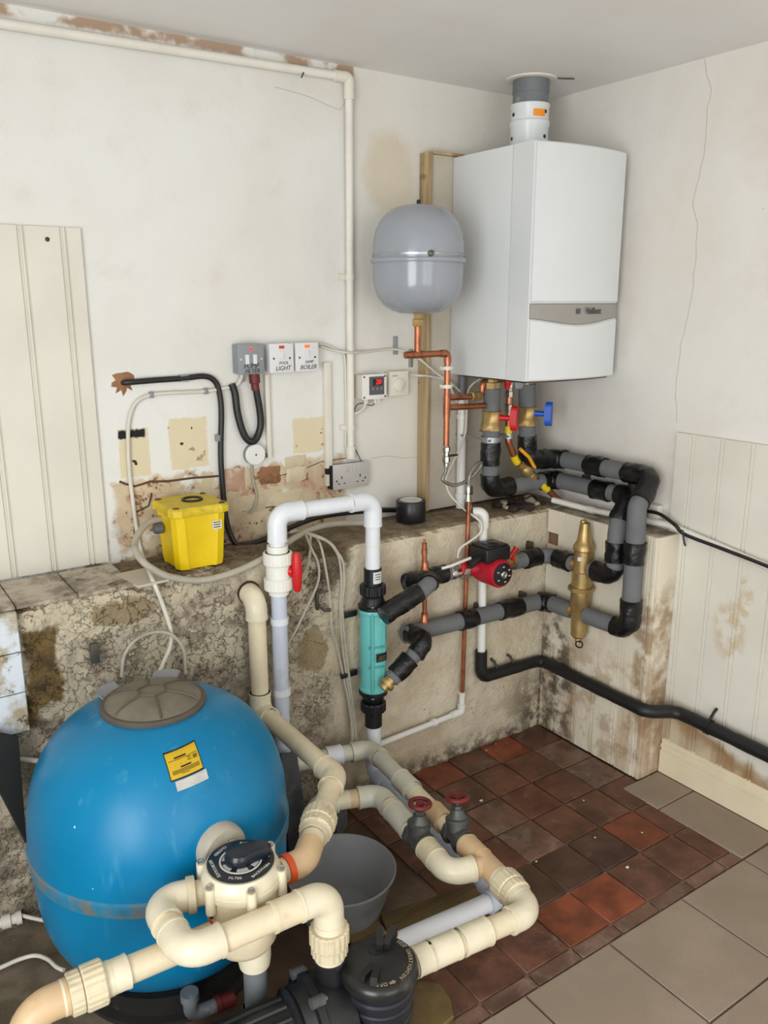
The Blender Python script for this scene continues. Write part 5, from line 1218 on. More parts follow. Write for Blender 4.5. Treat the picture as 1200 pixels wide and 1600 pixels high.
lathe('valve_body', (-1.2895, hy, vz0), (0, 0, 1), [(0, 0.030), (0.014, 0.030), (0.014, 0.036), (0.13, 0.036), (0.13, 0.031), (0.15, 0.031)], 'white_valve', bv, 28)
for z in (0.818, 0.895): lathe('union_nut', (-1.2895, hy, z), (0, 0, 1), [(0, 0.036), (0.0, 0.040), (0.003, 0.042), (0.034, 0.042), (0.037, 0.039), (0.037, 0.034)], 'white_valve', bv, rib=24, ribamp=0.02, sharp=25)
hd = Vector((0.75, -0.66, 0)).normalized(); hc_ = Vector((-1.2895, hy, 0.875))
hh = lathe('handle_stem', hc_ + hd * 0.03, hd, [(0, 0.016), (0.012, 0.016), (0.016, 0.011), (0.022, 0.011)], 'red_plastic', bv, 14)
hm_ = hc_ + hd * 0.056
tube('red_handle', [hm_ + Vector((0, 0, z)) for z in (-0.062, -0.055, -0.03, 0.0, 0.03, 0.050, 0.056)], 0.014, 'red_plastic', hh, 14, True, lambda i, n: (0.009, 0.0115, 0.0135, 0.0165, 0.0145, 0.012, 0.009)[i])

ht = thing('heat_exchanger', 'turquoise upright heat exchanger with black end unions on the rough wall', 'heat exchanger', (hx, hy, 0.29))
body = lathe('shell', (hx, hy, 0.405), (0, 0, 1), [(0, 0.045), (0.004, 0.047), (0.012, 0.047), (0.016, 0.0435), (0.268, 0.0435), (0.272, 0.047), (0.280, 0.047), (0.284, 0.045)], 'hx_green', ht, 40)
for a in (-2.2, -1.25):
    p0 = on_cyl(hx, hy, 0.0425, a, 0.410); p1_ = on_cyl(hx, hy, 0.0425, a, 0.684); tube('rib', [p0, p1_], 0.007, 'hx_raised', body, 10)
bosses = ((-1.25, 0.655), (-1.25, 0.438))
for a, z in bosses:
    lathe('port_boss', on_cyl(hx, hy, 0.030, a + 0.25, z), (math.cos(a + 0.25), math.sin(a + 0.25), 0), [(0, 0.026), (0.016, 0.025), (0.020, 0.022), (0.020, 0.0)], 'hx_green', body, 20)
text_mesh('raised_lettering', 'BOWMAN', 0.0125, on_cyl(hx, hy, 0.0436, -1.85, 0.568), (0.961, -0.275, 0), (0, 0, 1), 'hx_raised', body, 0.003)
text_mesh('raised_lettering', 'BOWMAN', 0.0125, on_cyl(hx, hy, 0.0436, -1.85, 0.500), (0.961, -0.275, 0), (0, 0, 1), 'hx_raised', body, 0.003)
cyl_label('name_plate', hx, hy, 0.0515, -1.95, -1.15, 0.520, 0.548, 'black_plastic', body)
for k in range(3): cyl_label('plate_print', hx, hy, 0.0520, -1.85 + 0.05 * k, -1.25, 0.525 + k * 0.006, 0.5265 + k * 0.006, 'gold', body, 4)
for zb, sgn in ((0.689, 1), (0.405, -1)):
    lathe('end_flange', (hx, hy, zb), (0, 0, sgn), [(0, 0.048), (0.012, 0.048), (0.014, 0.043), (0.034, 0.034), (0.046, 0.028), (0.048, 0.024)], 'black_plastic', ht, 32)
    for a in (0.6, -0.9, -2.2, 2.3): lathe('flange_bolt', on_cyl(hx, hy, 0.040, a, zb + sgn * 0.012), (0, 0, sgn), [(0, 0.006), (0.006, 0.006), (0.008, 0.003)], 'chrome', ht, 8)
    lathe('union_nut', (hx, hy, zb + sgn * 0.044), (0, 0, sgn), [(0, 0.030), (0.0, 0.037), (0.004, 0.040), (0.030, 0.040), (0.034, 0.036), (0.034, 0.028)], 'black_plastic', ht, rib=16, ribamp=0.06, sharp=25)
    lathe('socket', (hx, hy, zb + sgn * 0.076), (0, 0, sgn), [(0, 0.029), (0.055, 0.029), (0.057, 0.027), (0.057, 0.024)], 'black_plastic', ht, 28)
cyl_label('white_sticker', hx, hy, 0.0302, -2.10, -1.00, 0.777, 0.815, 'label_white', ht)
for z in (0.790, 0.798, 0.806): cyl_label('sticker_print', hx, hy, 0.0307, -1.90, -1.25, z, z + 0.0025, 'ink', ht, 4)
for z in (0.665, 0.458):
    b2 = boxm('wall_bracket', (hx - 0.098, -0.262, z - 0.010), (hx - 0.035, -0.252, z + 0.010), 'black_plastic', ht, 0.004)
# dark bracket on the wall
sk_ = thing('steel_bracket', 'dark bent steel bracket fixed to the lower wall among the loose wires', 'bracket', (-1.101, -0.24, 0.714))
c_ = Vector((-1.121, -0.255, 0.733)); boxm('plate', c_ + Vector((-0.016, -0.002, -0.030)), c_ + Vector((-0.008, 0.012, 0.030)), 'steel_dark', sk_, 0.001)
tube('hook', [c_ + Vector((-0.010, -0.002, 0.028)), c_ + Vector((0.026, -0.004, 0.028))], 0.003, 'steel_dark', sk_, 6)
tube('hook', [c_ + Vector((-0.010, -0.004, -0.012)), c_ + Vector((0.004, -0.012, -0.030)), c_ + Vector((0.028, -0.006, -0.036))], 0.006, 'steel_dark', sk_, 6)
sk2 = boxm('steel_lug', (0, 0, 0), (0.022, 0.016, 0.055), 'steel_dark', None, 0.002)
sk2.location = Vector((-1.819, -0.255, 0.73)) - Vector((0.011, 0.008, 0.0275)); tag(sk2, 'rusty steel lug stuck in the crumbling lower wall left of the tank lid', 'lug')

# ------------------------------------------------------------------ blue filter tank
TX, TY, TR = -1.772, -0.575, 0.310
def m_tank():
    nb = NB('tank_blue'); p = nb.xyz()
    col = nb.mix(nb.ramp(nb.noise(3.5, 4), 0.35, 0.66), lin((0, 122, 168)), lin((0, 112, 158)))
    sc = nb.ramp(nb.noise(1.0, 4, 0.6, nb.stretch(26, 26, 3.5)), 0.60, 0.78)
    col = nb.mix(nb.mul(sc, 0.22), col, lin((130, 186, 206)))
    col = nb.mix(nb.mul(nb.ramp(nb.noise(11, 6, 0.65), 0.60, 0.72), nb.ramp(p[2], 0.56, 0.70)), col, lin((64, 146, 178)))
    spk = nb.ramp(nb.noise(58, 2, 0.4), 0.775, 0.79)
    col = nb.mix(spk, col, lin((206, 218, 220)))
    return nb.out(col, nb.math('MULTIPLY_ADD', nb.noise(9, 4), 0.22, 0.22), spec=0.35)
M['tank_blue'] = m_tank()
M['tank_seam'] = simple('tank_seam', (48, 132, 168), 0.5, var=0.15, vs_=18, dirt=(128, 116, 98), dirt_lo=0.46, dirt_hi=0.62, dirt_s=16, dirt_a=0.8)
tk = thing('filter_tank', 'big blue rounded pool filter tank with a clear round lid', 'tank', (TX, TY, 0.0))
ZR, ZT2, Z0 = 0.356, 0.715, 0.030
low = []
for i in range(26):
    a = PI / 2 * i / 25; low.append((ZR - (ZR - Z0) * math.cos(a) ** (2 / 2.9), TR * 0.985 * math.sin(a) ** (2 / 2.9)))
upr = []
for i in range(34):
    a = PI / 2 * i / 33 * 0.985; upr.append((ZR + 0.032 + (ZT2 - ZR - 0.032) * math.sin(a) ** (2 / 2.55), TR * math.cos(a) ** (2 / 2.55)))
upr.append((ZT2, 0.0))
def tank_r(z):
    for (z0, r0), (z1, r1) in zip(upr, upr[1:]):
        if z0 <= z <= z1: return r0 + (r1 - r0) * (z - z0) / max(1e-9, z1 - z0)
    return TR
lathe('lower_shell', (TX, TY, 0), (0, 0, 1), low + [(ZR, TR * 0.985)], 'tank_blue', tk, 80, sharp=60)
lathe('upper_shell', (TX, TY, 0), (0, 0, 1), upr, 'tank_blue', tk, 80, sharp=60)
lathe('seam_band', (TX, TY, ZR - 0.002), (0, 0, 1), [(0, TR * 0.98), (0.001, TR * 1.002), (0.006, TR * 1.008), (0.024, TR * 1.008), (0.028, TR * 1.013), (0.036, TR * 1.013), (0.039, TR * 1.0), (0.039, TR * 0.98)], 'tank_seam', tk, 80)
zl = ZT2 - 0.010
lathe('lid_rim', (TX, TY, zl - 0.012), (0, 0, 1), [(0, 0.118), (0.010, 0.124), (0.018, 0.124), (0.022, 0.120), (0.022, 0.104)], 'tank_lid_rim', tk, 48)
ld = lathe('lid_dome', (TX, TY, zl), (0, 0, 1), [(0, 0.112), (0.010, 0.112), (0.020, 0.100), (0.028, 0.075), (0.033, 0.045), (0.034, 0.0)], 'tank_lid', tk, 48)
for k in range(6):
    a = 0.35 + k * PI / 3
    tube('lid_rib', [(TX + r * math.cos(a), TY + r * math.sin(a), zl + z) for r, z in ((0.036, 0.0345), (0.075, 0.0295), (0.100, 0.0215), (0.110, 0.013))], 0.0028, 'tank_lid_rim', ld, 6)
hxg = [(TX + 0.036 * math.cos(0.35 + k * PI / 3), TY + 0.036 * math.sin(0.35 + k * PI / 3), zl + 0.0345) for k in range(7)]
tube('lid_rib', hxg, 0.0026, 'tank_lid_rim', ld, 6)
for a0, a1 in ((1.95, 2.55), (0.75, 1.25)):
    vs_l = []; fs = []
    for i in range(9):
        a = a0 + (a1 - a0) * i / 8; w = 0.126 + 0.026 * math.sin(PI * (0.15 + 0.85 * i / 8)) ** 0.5
        for r, z in ((0.116, 0.006), (w, 0.018), (w, 0.014), (0.116, 0.002)): vs_l.append((TX + r * math.cos(a), TY + r * math.sin(a), zl + z))
    for i in range(8):
        for k in range(4):
            fs.append((i * 4 + k, i * 4 + (k + 1) % 4, i * 4 + 4 + (k + 1) % 4, i * 4 + 4 + k))
    fs += [(3, 2, 1, 0), (32, 33, 34, 35)]
    mk('clamp_wing', vs_l, fs, 'grey_strap', tk, True)
# wire bail standing behind the lid
tube('wire_handle', spline([(-1.766, -0.3, 0.663), (-1.752, -0.29, 0.717), (-1.716, -0.285, 0.753), (-1.664, -0.28, 0.761), (-1.615, -0.28, 0.742), (-1.586, -0.285, 0.693), (-1.589, -0.3, 0.627)], 6), 0.005, 'cable_grey', tk, 8)
# yellow data label on the dome and the worn sticker below it
AM_, RM_ = -1.62, tank_r(0.655)
def tank_patch(name, ang0, ang1, z0, z1, off, mat, parent, skew=0.0, n=8):
    vs_l = []; fs = []
    for j in range(n + 1):
        z = z0 + (z1 - z0) * j / n
        for i in range(n + 1):
            a = ang0 + (ang1 - ang0) * i / n; zz = z + skew * (i / n - 0.5)
            r = tank_r(zz) + off; a = AM_ + (a - AM_) * RM_ / r; vs_l.append((TX + r * math.cos(a), TY + r * math.sin(a), zz + off * 0.5))
    for j in range(n):
        for i in range(n): fs.append((j * (n + 1) + i, j * (n + 1) + i + 1, (j + 1) * (n + 1) + i + 1, (j + 1) * (n + 1) + i))
    m = len(vs_l)
    for v in list(vs_l[:m]):
        d = Vector((v[0] - TX, v[1] - TY, 0)).normalized() * 0.0012; vs_l.append((v[0] - d.x, v[1] - d.y, v[2]))
    fs += [tuple(m + q for q in reversed(f)) for f in fs[:n * n]]
    rim = [i for i in range(n + 1)] + [j * (n + 1) + n for j in range(1, n + 1)] + [n * (n + 1) + i for i in range(n - 1, -1, -1)] + [j * (n + 1) for j in range(n - 1, 0, -1)]
    for a, b in zip(rim, rim[1:] + rim[:1]): fs.append((a, m + a, m + b, b))
    return mk(name, vs_l, fs, mat, parent, True, 60)
LA0, LA1, LZ0, LZ1 = -1.790, -1.455, 0.636, 0.6745
lab = tank_patch('label_border', LA0 - 0.008, LA1 + 0.008, LZ0 - 0.0025, LZ1 + 0.0020, 0.0012, 'ink', tk, 0.006)
lay = tank_patch('yellow_label', LA0, LA1, LZ0, LZ1, 0.0018, 'label_yellow', tk, 0.006)
LW = LA1 - LA0; LH = LZ1 - LZ0
for (u0, u1, v0, v1) in ((0.26, 0.40, 0.80, 0.85), (0.24, 0.62, 0.74, 0.79), (0.05, 0.97, 0.695, 0.702), (0.08, 0.30, 0.64, 0.655), (0.08, 0.40, 0.59, 0.605), (0.08, 0.34, 0.54, 0.555), (0.08, 0.55, 0.49, 0.505), (0.62, 0.74, 0.64, 0.655), (0.80, 0.94, 0.64, 0.655), (0.80, 0.94, 0.59, 0.605), (0.62, 0.74, 0.55, 0.565), (0.80, 0.92, 0.54, 0.555),
                         (0.36, 0.70, 0.365, 0.415), (0.08, 0.94, 0.29, 0.305), (0.08, 0.94, 0.235, 0.25), (0.08, 0.94, 0.18, 0.195), (0.35, 0.60, 0.12, 0.13)):
    tank_patch('label_print', LA0 + LW * u0, LA0 + LW * u1, LZ0 + LH * v0, LZ0 + LH * v1, 0.0026, 'ink', lay, 0.006 * (u1 - u0), 3).location.z = 0.006 * ((u0 + u1) / 2 - 0.5)
tank_patch('worn_sticker', LA0 + 0.03, LA1 + 0.03, 0.616, 0.6325, 0.0016, 'label_worn', tk, 0.006)
# stand and drain
lathe('stand', (TX, TY, -0.010), (0, 0, 1), [(0, 0.235), (0.012, 0.235), (0.016, 0.215), (0.06, 0.222), (0.075, 0.225)], 'dark_stand', tk, 48)
pa = -1.42
lathe('side_port', on_cyl(TX, TY, TR - 0.02, pa - 0.06, 0.475), (math.cos(pa), math.sin(pa), 0), [(0, 0.058), (0.026, 0.056), (0.034, 0.050), (0.036, 0.0)], M['cable_grey'], tk, 32)

# ------------------------------------------------------------------ multiport valve
VX, VY = -1.745, -0.987
mv = thing('multiport_valve', 'cream multiport valve with a black dial and lever in front of the blue tank', 'valve', (VX, VY, 0.28))
lathe('body', (VX, VY, 0.300), (0, 0, 1), [(0, 0.040), (0.012, 0.058), (0.03, 0.069), (0.07, 0.0745), (0.150, 0.0775), (0.160, 0.0775)], 'cream_pvc', mv, 48)
fl_ = lathe('body_flange', (VX, VY, 0.458), (0, 0, 1), [(0, 0.0775), (0.003, 0.082), (0.018, 0.083), (0.020, 0.081)], 'cream_fit', mv, 48)
lathe('lid', (VX, VY, 0.478), (0, 0, 1), [(0, 0.082), (0.010, 0.083), (0.018, 0.080), (0.026, 0.074), (0.030, 0.073), (0.032, 0.0)], 'cream_fit', mv, 48)
for k in range(6):
    a = -0.72 + k * PI / 3; p = Vector((VX + 0.086 * math.cos(a), VY + 0.086 * math.sin(a), 0))
    lathe('bolt_lug', p + Vector((0, 0, 0.440)), (0, 0, 1), [(0, 0.0105), (0.058, 0.0105)], 'cream_fit', mv, 12)
    bl = lathe('bolt', p + Vector((0, 0, 0.497)), (0, 0, 1), [(0, 0.0075), (0.006, 0.0075), (0.006, 0.004), (0.003, 0.003)], 'chrome', mv, 12)
    lathe('bolt_end', p + Vector((0, 0, 0.428)), (0, 0, 1), [(0, 0.004), (0.014, 0.004)], 'screw', bl, 8)
dl = lathe('dial', (VX, VY, 0.5095), (0, 0, 1), [(0, 0.0695), (0.0022, 0.0695), (0.0024, 0.0685), (0.0026, 0.0)], 'dial_black', mv, 48)
lathe('dial_ring', (VX, VY, 0.5118), (0, 0, 1), [(0, 0.041), (0.0, 0.0445), (0.0012, 0.0445), (0.0012, 0.041)], 'label_white', dl, 40)
for k in range(6):
    a = 0.2 + k * PI / 3
    vs_l = []
    for rr in (0.027, 0.039):
        for aa in (a - 0.33, a, a + 0.33): vs_l.append((VX + rr * math.cos(aa), VY + rr * math.sin(aa), 0.5130))
    for v in list(vs_l): vs_l.append((v[0], v[1], 0.5118))
    mk('dial_segment', vs_l, [(0, 3, 4, 1), (1, 4, 5, 2), (6, 7, 10, 9), (7, 8, 11, 10), (0, 1, 7, 6), (1, 2, 8, 7), (3, 9, 10, 4), (4, 10, 11, 5), (0, 6, 9, 3), (2, 5, 11, 8)], 'label_worn', dl, False)
for w, a in (('FILTER', -2.2), ('BACKWASH', -1.2), ('RINSE', -0.2), ('WASTE', 0.9), ('CLOSED', 2.0), ('RECIRCULATE', 3.05)):
    rd = Vector((math.cos(a), math.sin(a), 0)); text_mesh('dial_word', w, 0.0095, Vector((VX, VY, 0.5122)) + rd * 0.0565, rd.cross(Vector((0, 0, -1))) * -1 if False else Vector((-rd.y, rd.x, 0)), rd * -1 if False else rd * -1, 'label_white', dl, 0.0002)
ha = -0.12
hbm = bmesh.new()
prof_h = []
for i in range(20):
    t = 2 * PI * i / 20
    x_ = 0.034 * math.cos(t); y_ = 0.030 * math.sin(t)
    if x_ > 0: x_ = x_ * 2.0; y_ = math.copysign(min(abs(y_), 0.016 + 0.010 * (1 - x_ / 0.068)), y_)
    prof_h.append((x_, y_))
def rot2(x, y, a): return (x * math.cos(a) - y * math.sin(a), x * math.sin(a) + y * math.cos(a))
rings = []
for z, sc in ((0.512, 0.96), (0.515, 1.0), (0.528, 0.98), (0.535, 0.86), (0.537, 0.6)):
    rings.append([Vector((VX + rot2(x * sc, y * sc, ha)[0], VY + rot2(x * sc, y * sc, ha)[1], z)) for x, y in prof_h])
hbm.free()
loft('lever', rings, 'handle_blue_black', mv)
lathe('sight_fitting', (VX - 0.060, VY - 0.032, 0.392), (-1, -0.02, 0), [(0, 0.030), (0.018, 0.030), (0.020, 0.025), (0.032, 0.025)], 'cream_nut', mv, 12)
lathe('bottom_collar', (VX + 0.016, VY - 0.010, 0.305), (0, 0, -1), [(0, 0.036), (0.03, 0.036), (0.05, 0.033), (0.052, 0.028)], 'cream_fit', mv, 32)

# ------------------------------------------------------------------ cream pool pipework
PR, FR = 0.0265, 0.0318          # pipe and socket radii
def pool_run(name, label, pts, bend, elbows=None, pipe_mat='cream_pvc', fit_mat='cream_fit', half=0.055, r=PR, fr=FR):
    path, marks = rounded(pts, bend); L = lens(path)
    root = thing(name, label, 'pipe', tuple(path[0]))
    tube('pipe', path, r, pipe_mat, root, 26)
    for i, m_ in enumerate(marks):
        e = (elbows[i] if elbows else fit_mat)
        if not e: continue
        s = near_s(path, L, m_); sleeve('elbow', path, L, s - half, s + half, fr, e, root, 26, 0.0014)
    return root, path, L
def union(root, path, L, p, w=0.06, r=0.040, mat='cream_nut', tail=0.02):
    s = near_s(path, L, p)
    sleeve('union_tail', path, L, s - w / 2 - tail, s + w / 2 + tail, FR, 'cream_fit', root, 24, 0.001)
    ribnut('union_nut', path, L, s - w / 2, s + w * 0.12, r, mat, root, 20, 0.035)
    ribnut('union_nut', path, L, s + w * 0.13, s + w / 2, r * 0.93, mat, root, 20, 0.035)

ZV = 0.447
ra, pA, LA_ = pool_run('pool_pipe', 'cream pipe from the lower wall past the tank into the right of the multiport valve',
    [(-1.362, -0.19, 0.805), (-1.364, -0.300, 0.805), (-1.364, -0.300, ZV), (-1.366, -0.735, ZV), (-1.596, -0.988, ZV), (-1.655, -0.990, ZV)], [0.045, 0.030, 0.045, 0.05], ['cream_fit', 'cream_fit', 'cream_pvc', None])
union(ra, pA, LA_, (-1.505, -0.888, ZV), 0.062, 0.041)
s = near_s(pA, LA_, (-1.596, -0.988, ZV)); sleeve('bend', pA, LA_, s - 0.055, s + 0.045, 0.0305, 'tan_pvc', ra, 26)
s = near_s(pA, LA_, (-1.655, -0.990, ZV)); sleeve('orange_tape', pA, LA_, s - 0.024, s - 0.010, 0.0322, 'orange_tape', ra, 24)
lathe('wall_collar', (-1.362, -0.245, 0.805), (0, -1, 0), [(0, 0.036), (0.006, 0.036), (0.008, 0.033), (0.008, 0.028)], M['dark_hole'], ra, 24)
rb, pB, LB_ = pool_run('pool_pipe', 'cream pipe from the left of the multiport valve, round its front to the pump',
    [(-1.815, -0.957, ZV), (-1.913, -0.928, ZV), (-1.912, -1.100, ZV), (-1.606, -1.107, ZV), (-1.606, -1.107, 0.270)], [0.045, 0.042, 0.04], ['cream_fit'] * 3, half=0.062)
s = near_s(pB, LB_, (-1.845, -0.948, ZV)); ribnut('port_nut', pB, LB_, s - 0.012, s + 0.006, 0.0365, 'cream_nut', rb, 6, 0.02)
s = near_s(pB, LB_, (-1.69, -1.105, ZV)); sleeve('coupler', pB, LB_, s - 0.045, s + 0.030, 0.0305, 'cream_pvc', rb, 24, 0.001)
union(rb, pB, LB_, (-1.606, -1.107, 0.335), 0.062, 0.041, tail=0.012)
rc, pC, LC_ = pool_run('pool_pipe', 'cream and tan waste pipe crossing below the blue tank to the lower left corner',
    [(-1.800, -1.020, 0.392), (-2.178, -1.005, 0.388), (-2.215, -1.000, 0.20)], 0.05, ['tan_pvc'], half=0.062)
s = near_s(pC, LC_, (-1.822, -1.02, 0.392)); sleeve('orange_tape', pC, LC_, s - 0.007, s + 0.007, 0.0280, 'orange_tape', rc, 24)
s = near_s(pC, LC_, (-2.02, -1.01, 0.39)); sleeve('coupler', pC, LC_, s - 0.022, s + 0.022, FR, 'cream_fit', rc, 24, 0.001)
union(rc, pC, LC_, (-2.075, -1.008, 0.39), 0.066, 0.041, tail=0.012)

# the low right-hand run with its two gate valves
ZD = 0.220
rd_, pD, LD_ = pool_run('pool_pipe', 'long low pool pipe from behind the tank, past the right gate valve to the pump',
    [(-1.420, -0.245, ZD), (-0.998, -0.342, ZD), (-1.092, -1.190, ZD), (-1.430, -1.158, ZD)], [0.045, 0.042], ['grey_cream', 'cream_fit'], half=0.060)
for a, b in (((-1.215, -0.3, 0.22), (-1.006, -0.329, 0.22)),): pass
s_el = near_s(pD, LD_, (-0.998, -0.342, ZD)); tube('pale_section', sub(pD, LD_, 0.0, s_el + 0.29), PR + 0.0006, 'grey_cream', rd_, 26)
for p, m_, w in (((-1.009, -0.582, 0.22), 'grey_cream', 0.075), ((-1.346, -1.161, 0.22), 'cream_fit', 0.075), ((-1.261, -1.172, 0.22), 'cream_fit', 0.075), ((-1.4, -1.16, 0.22), 'cream_fit', 0.045), ((-1.117, -0.302, 0.22), 'white_pvc', 0.05)):
    s = near_s(pD, LD_, p); sleeve('coupler', pD, LD_, s - w / 2, s + w / 2, 0.0325, m_, rd_, 26, 0.001)
s = near_s(pD, LD_, (-1.035, -0.766, 0.22)); sleeve('union_tail', pD, LD_, s - 0.030, s + 0.032, 0.0325, 'tan_pvc', rd_, 26, 0.001)
s = near_s(pD, LD_, (-1.054, -0.949, 0.22)); sleeve('union_tail', pD, LD_, s - 0.040, s + 0.03, 0.0325, 'tan_pvc', rd_, 26, 0.001)
s = near_s(pD, LD_, (-1.063, -1.01, 0.22)); sleeve('tee', pD, LD_, s - 0.055, s + 0.055, 0.0310, 'tan_pvc', rd_, 26)
union(rd_, pD, LD_, (-1.078, -1.103, 0.22), 0.062, 0.041, tail=0.014)
re_, pE, LE_ = pool_run('pool_pipe', 'shorter low pool pipe past the left gate valve and into the tan tee',
    [(-1.312, -0.505, 0.03), (-1.305, -0.512, ZD), (-1.122, -0.578, ZD), (-1.172, -0.972, ZD), (-1.075, -1.000, ZD)], [0.045, 0.042, 0.045], ['cream_fit', 'grey_cream', 'cream_fit'], half=0.060)
s = near_s(pE, LE_, (-1.187, -0.55, 0.22)); sleeve('bare_section', pE, LE_, s - 0.02, s + 0.02, PR + 0.0004, 'tan_pvc', re_, 24)
s = near_s(pE, LE_, (-1.14, -0.719, 0.22)); sleeve('coupler', pE, LE_, s - 0.055, s + 0.045, 0.0325, 'grey_cream', re_, 26, 0.001)
s = near_s(pE, LE_, (-1.158, -0.884, 0.22)); sleeve('union_tail', pE, LE_, s - 0.03, s + 0.02, 0.0325, 'cream_nut', re_, 26, 0.001)
s = near_s(pE, LE_, (-1.11, -0.99, ZD)); sleeve('bare_section', pE, LE_, s - 0.01, s + 0.045, PR + 0.0012, 'tan_pvc', re_, 24)

def gate_valve(path, L, p, label, wheel_r, wheel_mat, tilt):
    s = near_s(path, L, p); q, d = at_s(path, L, s)
    g_ = thing('gate_valve', label, 'valve', tuple(q))
    up = (Vector((0, 0, 1)) + Vector(tilt)).normalized()
    lathe('body', q - d * 0.034, d, [(0, 0.030), (0.0, 0.036), (0.016, 0.036), (0.018, 0.030), (0.05, 0.030), (0.052, 0.036), (0.068, 0.036), (0.068, 0.030)], 'valve_metal', g_, 8)
    lathe('bonnet', q + up * 0.018, up, [(0, 0.030), (0.022, 0.029), (0.024, 0.033), (0.034, 0.033), (0.036, 0.026), (0.046, 0.020), (0.058, 0.017)], 'valve_metal', g_, 16)
    lathe('gland_nut', q + up * 0.074, up, [(0, 0.014), (0.012, 0.014), (0.014, 0.008), (0.034, 0.0075)], 'valve_metal', g_, 6)
    c = q + up * 0.106; D_, u, w = basis(up)
    ring = [c + (u * math.cos(2 * PI * i / 28) + w * math.sin(2 * PI * i / 28)) * wheel_r for i in range(29)]
    wh = tube('hand_wheel', ring, 0.0065, wheel_mat, g_, 10)
    for k in range(3):
        a = 2 * PI * k / 3 + 0.4; tube('spoke', [c, c + (u * math.cos(a) + w * math.sin(a)) * wheel_r], 0.0045, wheel_mat, wh, 8)
    lathe('hub', c - up * 0.007, up, [(0, 0.011), (0.012, 0.011), (0.014, 0.005)], wheel_mat, wh, 12)
gate_valve(pE, LE_, (-1.149, -0.815, 0.22), 'dark gate valve with red handwheel on the left of the two low pipes', 0.027, 'rust_red', (0.05, 0.03, 0))
gate_valve(pD, LD_, (-1.042, -0.865, 0.22), 'dark gate valve with red handwheel on the right of the two low pipes', 0.027, 'rust_red', (0.10, 0.18, 0))

# pale pipe from under the heat exchanger, along the floor below the cream runs
ZP = 0.105
wpipe = [(hx, hy, 0.285), (hx, hy, ZP), (-1.021, -0.978, 0.105), (-1.333, -0.982, 0.105)]
path, marks = rounded([(hx, hy, 0.30), (hx - 0.002, hy - 0.005, ZP), (-1.024, -1.006, 0.105), (-1.38, -0.981, 0.105)], [0.04, 0.035]); L = lens(path)
pw = thing('pool_pipe', 'white pipe dropping from the heat exchanger and running low beneath the cream pipes', 'pipe', (hx, hy, ZP))
tube('pipe', path, 0.0240, 'white_pvc', pw, 24)
s = near_s(path, L, marks[0]); sleeve('elbow', path, L, s - 0.05, s + 0.075, 0.0295, 'blue_pale_pvc', pw, 24, 0.001)
s2 = near_s(path, L, marks[1]); tube('blue_grey_section', sub(path, L, s + 0.05, s2 - 0.05), 0.0246, 'blue_pale_pvc', pw, 24)
sleeve('elbow', path, L, s2 - 0.06, s2 + 0.035, 0.0290, 'blue_pale_pvc', pw, 24, 0.001)

# grey drop pipe under the multiport valve
gx, gy = VX + 0.016, VY - 0.010
gd = thing('drain_pipe', 'grey upright pipe below the multiport valve with a grey elbow at its foot', 'pipe', (gx, gy, 0.0))
path, marks = rounded([(gx, gy, 0.262), (gx, gy, 0.060), (gx - 0.16, gy + 0.10, 0.055)], 0.05); L = lens(path)
tube('pipe', path, 0.0255, 'grey_pvc', gd, 24)
s = near_s(path, L, marks[0]); sleeve('elbow', path, L, s - 0.075, s + 0.075, 0.0305, 'grey_pvc', gd, 24, 0.001)
dr = thing('drain_fitting', 'small grey elbow with a red coupling under the blue tank', 'fitting', (-1.80, -0.84, 0.0))
path, marks = rounded([(-1.854, -0.78, 0.085), (-1.868, -0.821, 0.055), (-1.806, -0.841, 0.045)], 0.02); L = lens(path)
path, marks = rounded([(-1.823, -0.838, 0.100), (-1.823, -0.838, 0.040), (-1.745, -0.845, 0.040)], 0.022); L = lens(path)
tube('elbow', path, 0.0165, M['grey_pvc'], dr, 16)
lathe('red_coupling', (-1.765, -0.843, 0.040), (1, -0.09, 0), [(0, 0.021), (0.012, 0.021), (0.014, 0.018), (0.045, 0.018)], 'rust_red', dr, 12)
lathe('collar', (-1.823, -0.838, 0.085), (0, 0, 1), [(0, 0.021), (0.02, 0.021)], 'grey_pvc', dr, 16)

# ------------------------------------------------------------------ black pool pump
PX, PY, PZ = -1.517, -1.163, 0.283
pp = thing('pool_pump', 'black pool pump with a ribbed strainer pot and a lid lettered round its rim', 'pump', (PX, PY, 0.0))
lathe('strainer_pot', (PX, PY, 0.0), (0, 0, 1), [(0.01, 0.0), (0.01, 0.060), (0.06, 0.066), (0.150, 0.070), (0.153, 0.073), (0.162, 0.073), (0.165, 0.070), (0.185, 0.071), (0.188, 0.074), (0.196, 0.074), (0.199, 0.071), (0.212, 0.072), (0.215, 0.076), (0.224, 0.076), (0.228, 0.072), (0.245, 0.075), (0.250, 0.081)], 'pump_blue_black', pp, 56)
ld2 = lathe('lid', (PX, PY, 0.248), (0, 0, 1), [(0, 0.078), (0.002, 0.084), (0.014, 0.085), (0.022, 0.082), (0.027, 0.078), (0.030, 0.070), (0.031, 0.0)], 'pump_lid', pp, 56)
lathe('lid_boss', (PX + 0.010, PY + 0.030, 0.2785), (0, 0, 1), [(0, 0.016), (0.0018, 0.016), (0.0018, 0.012), (0.001, 0.012), (0.001, 0.0)], 'pump_black', ld2, 20)
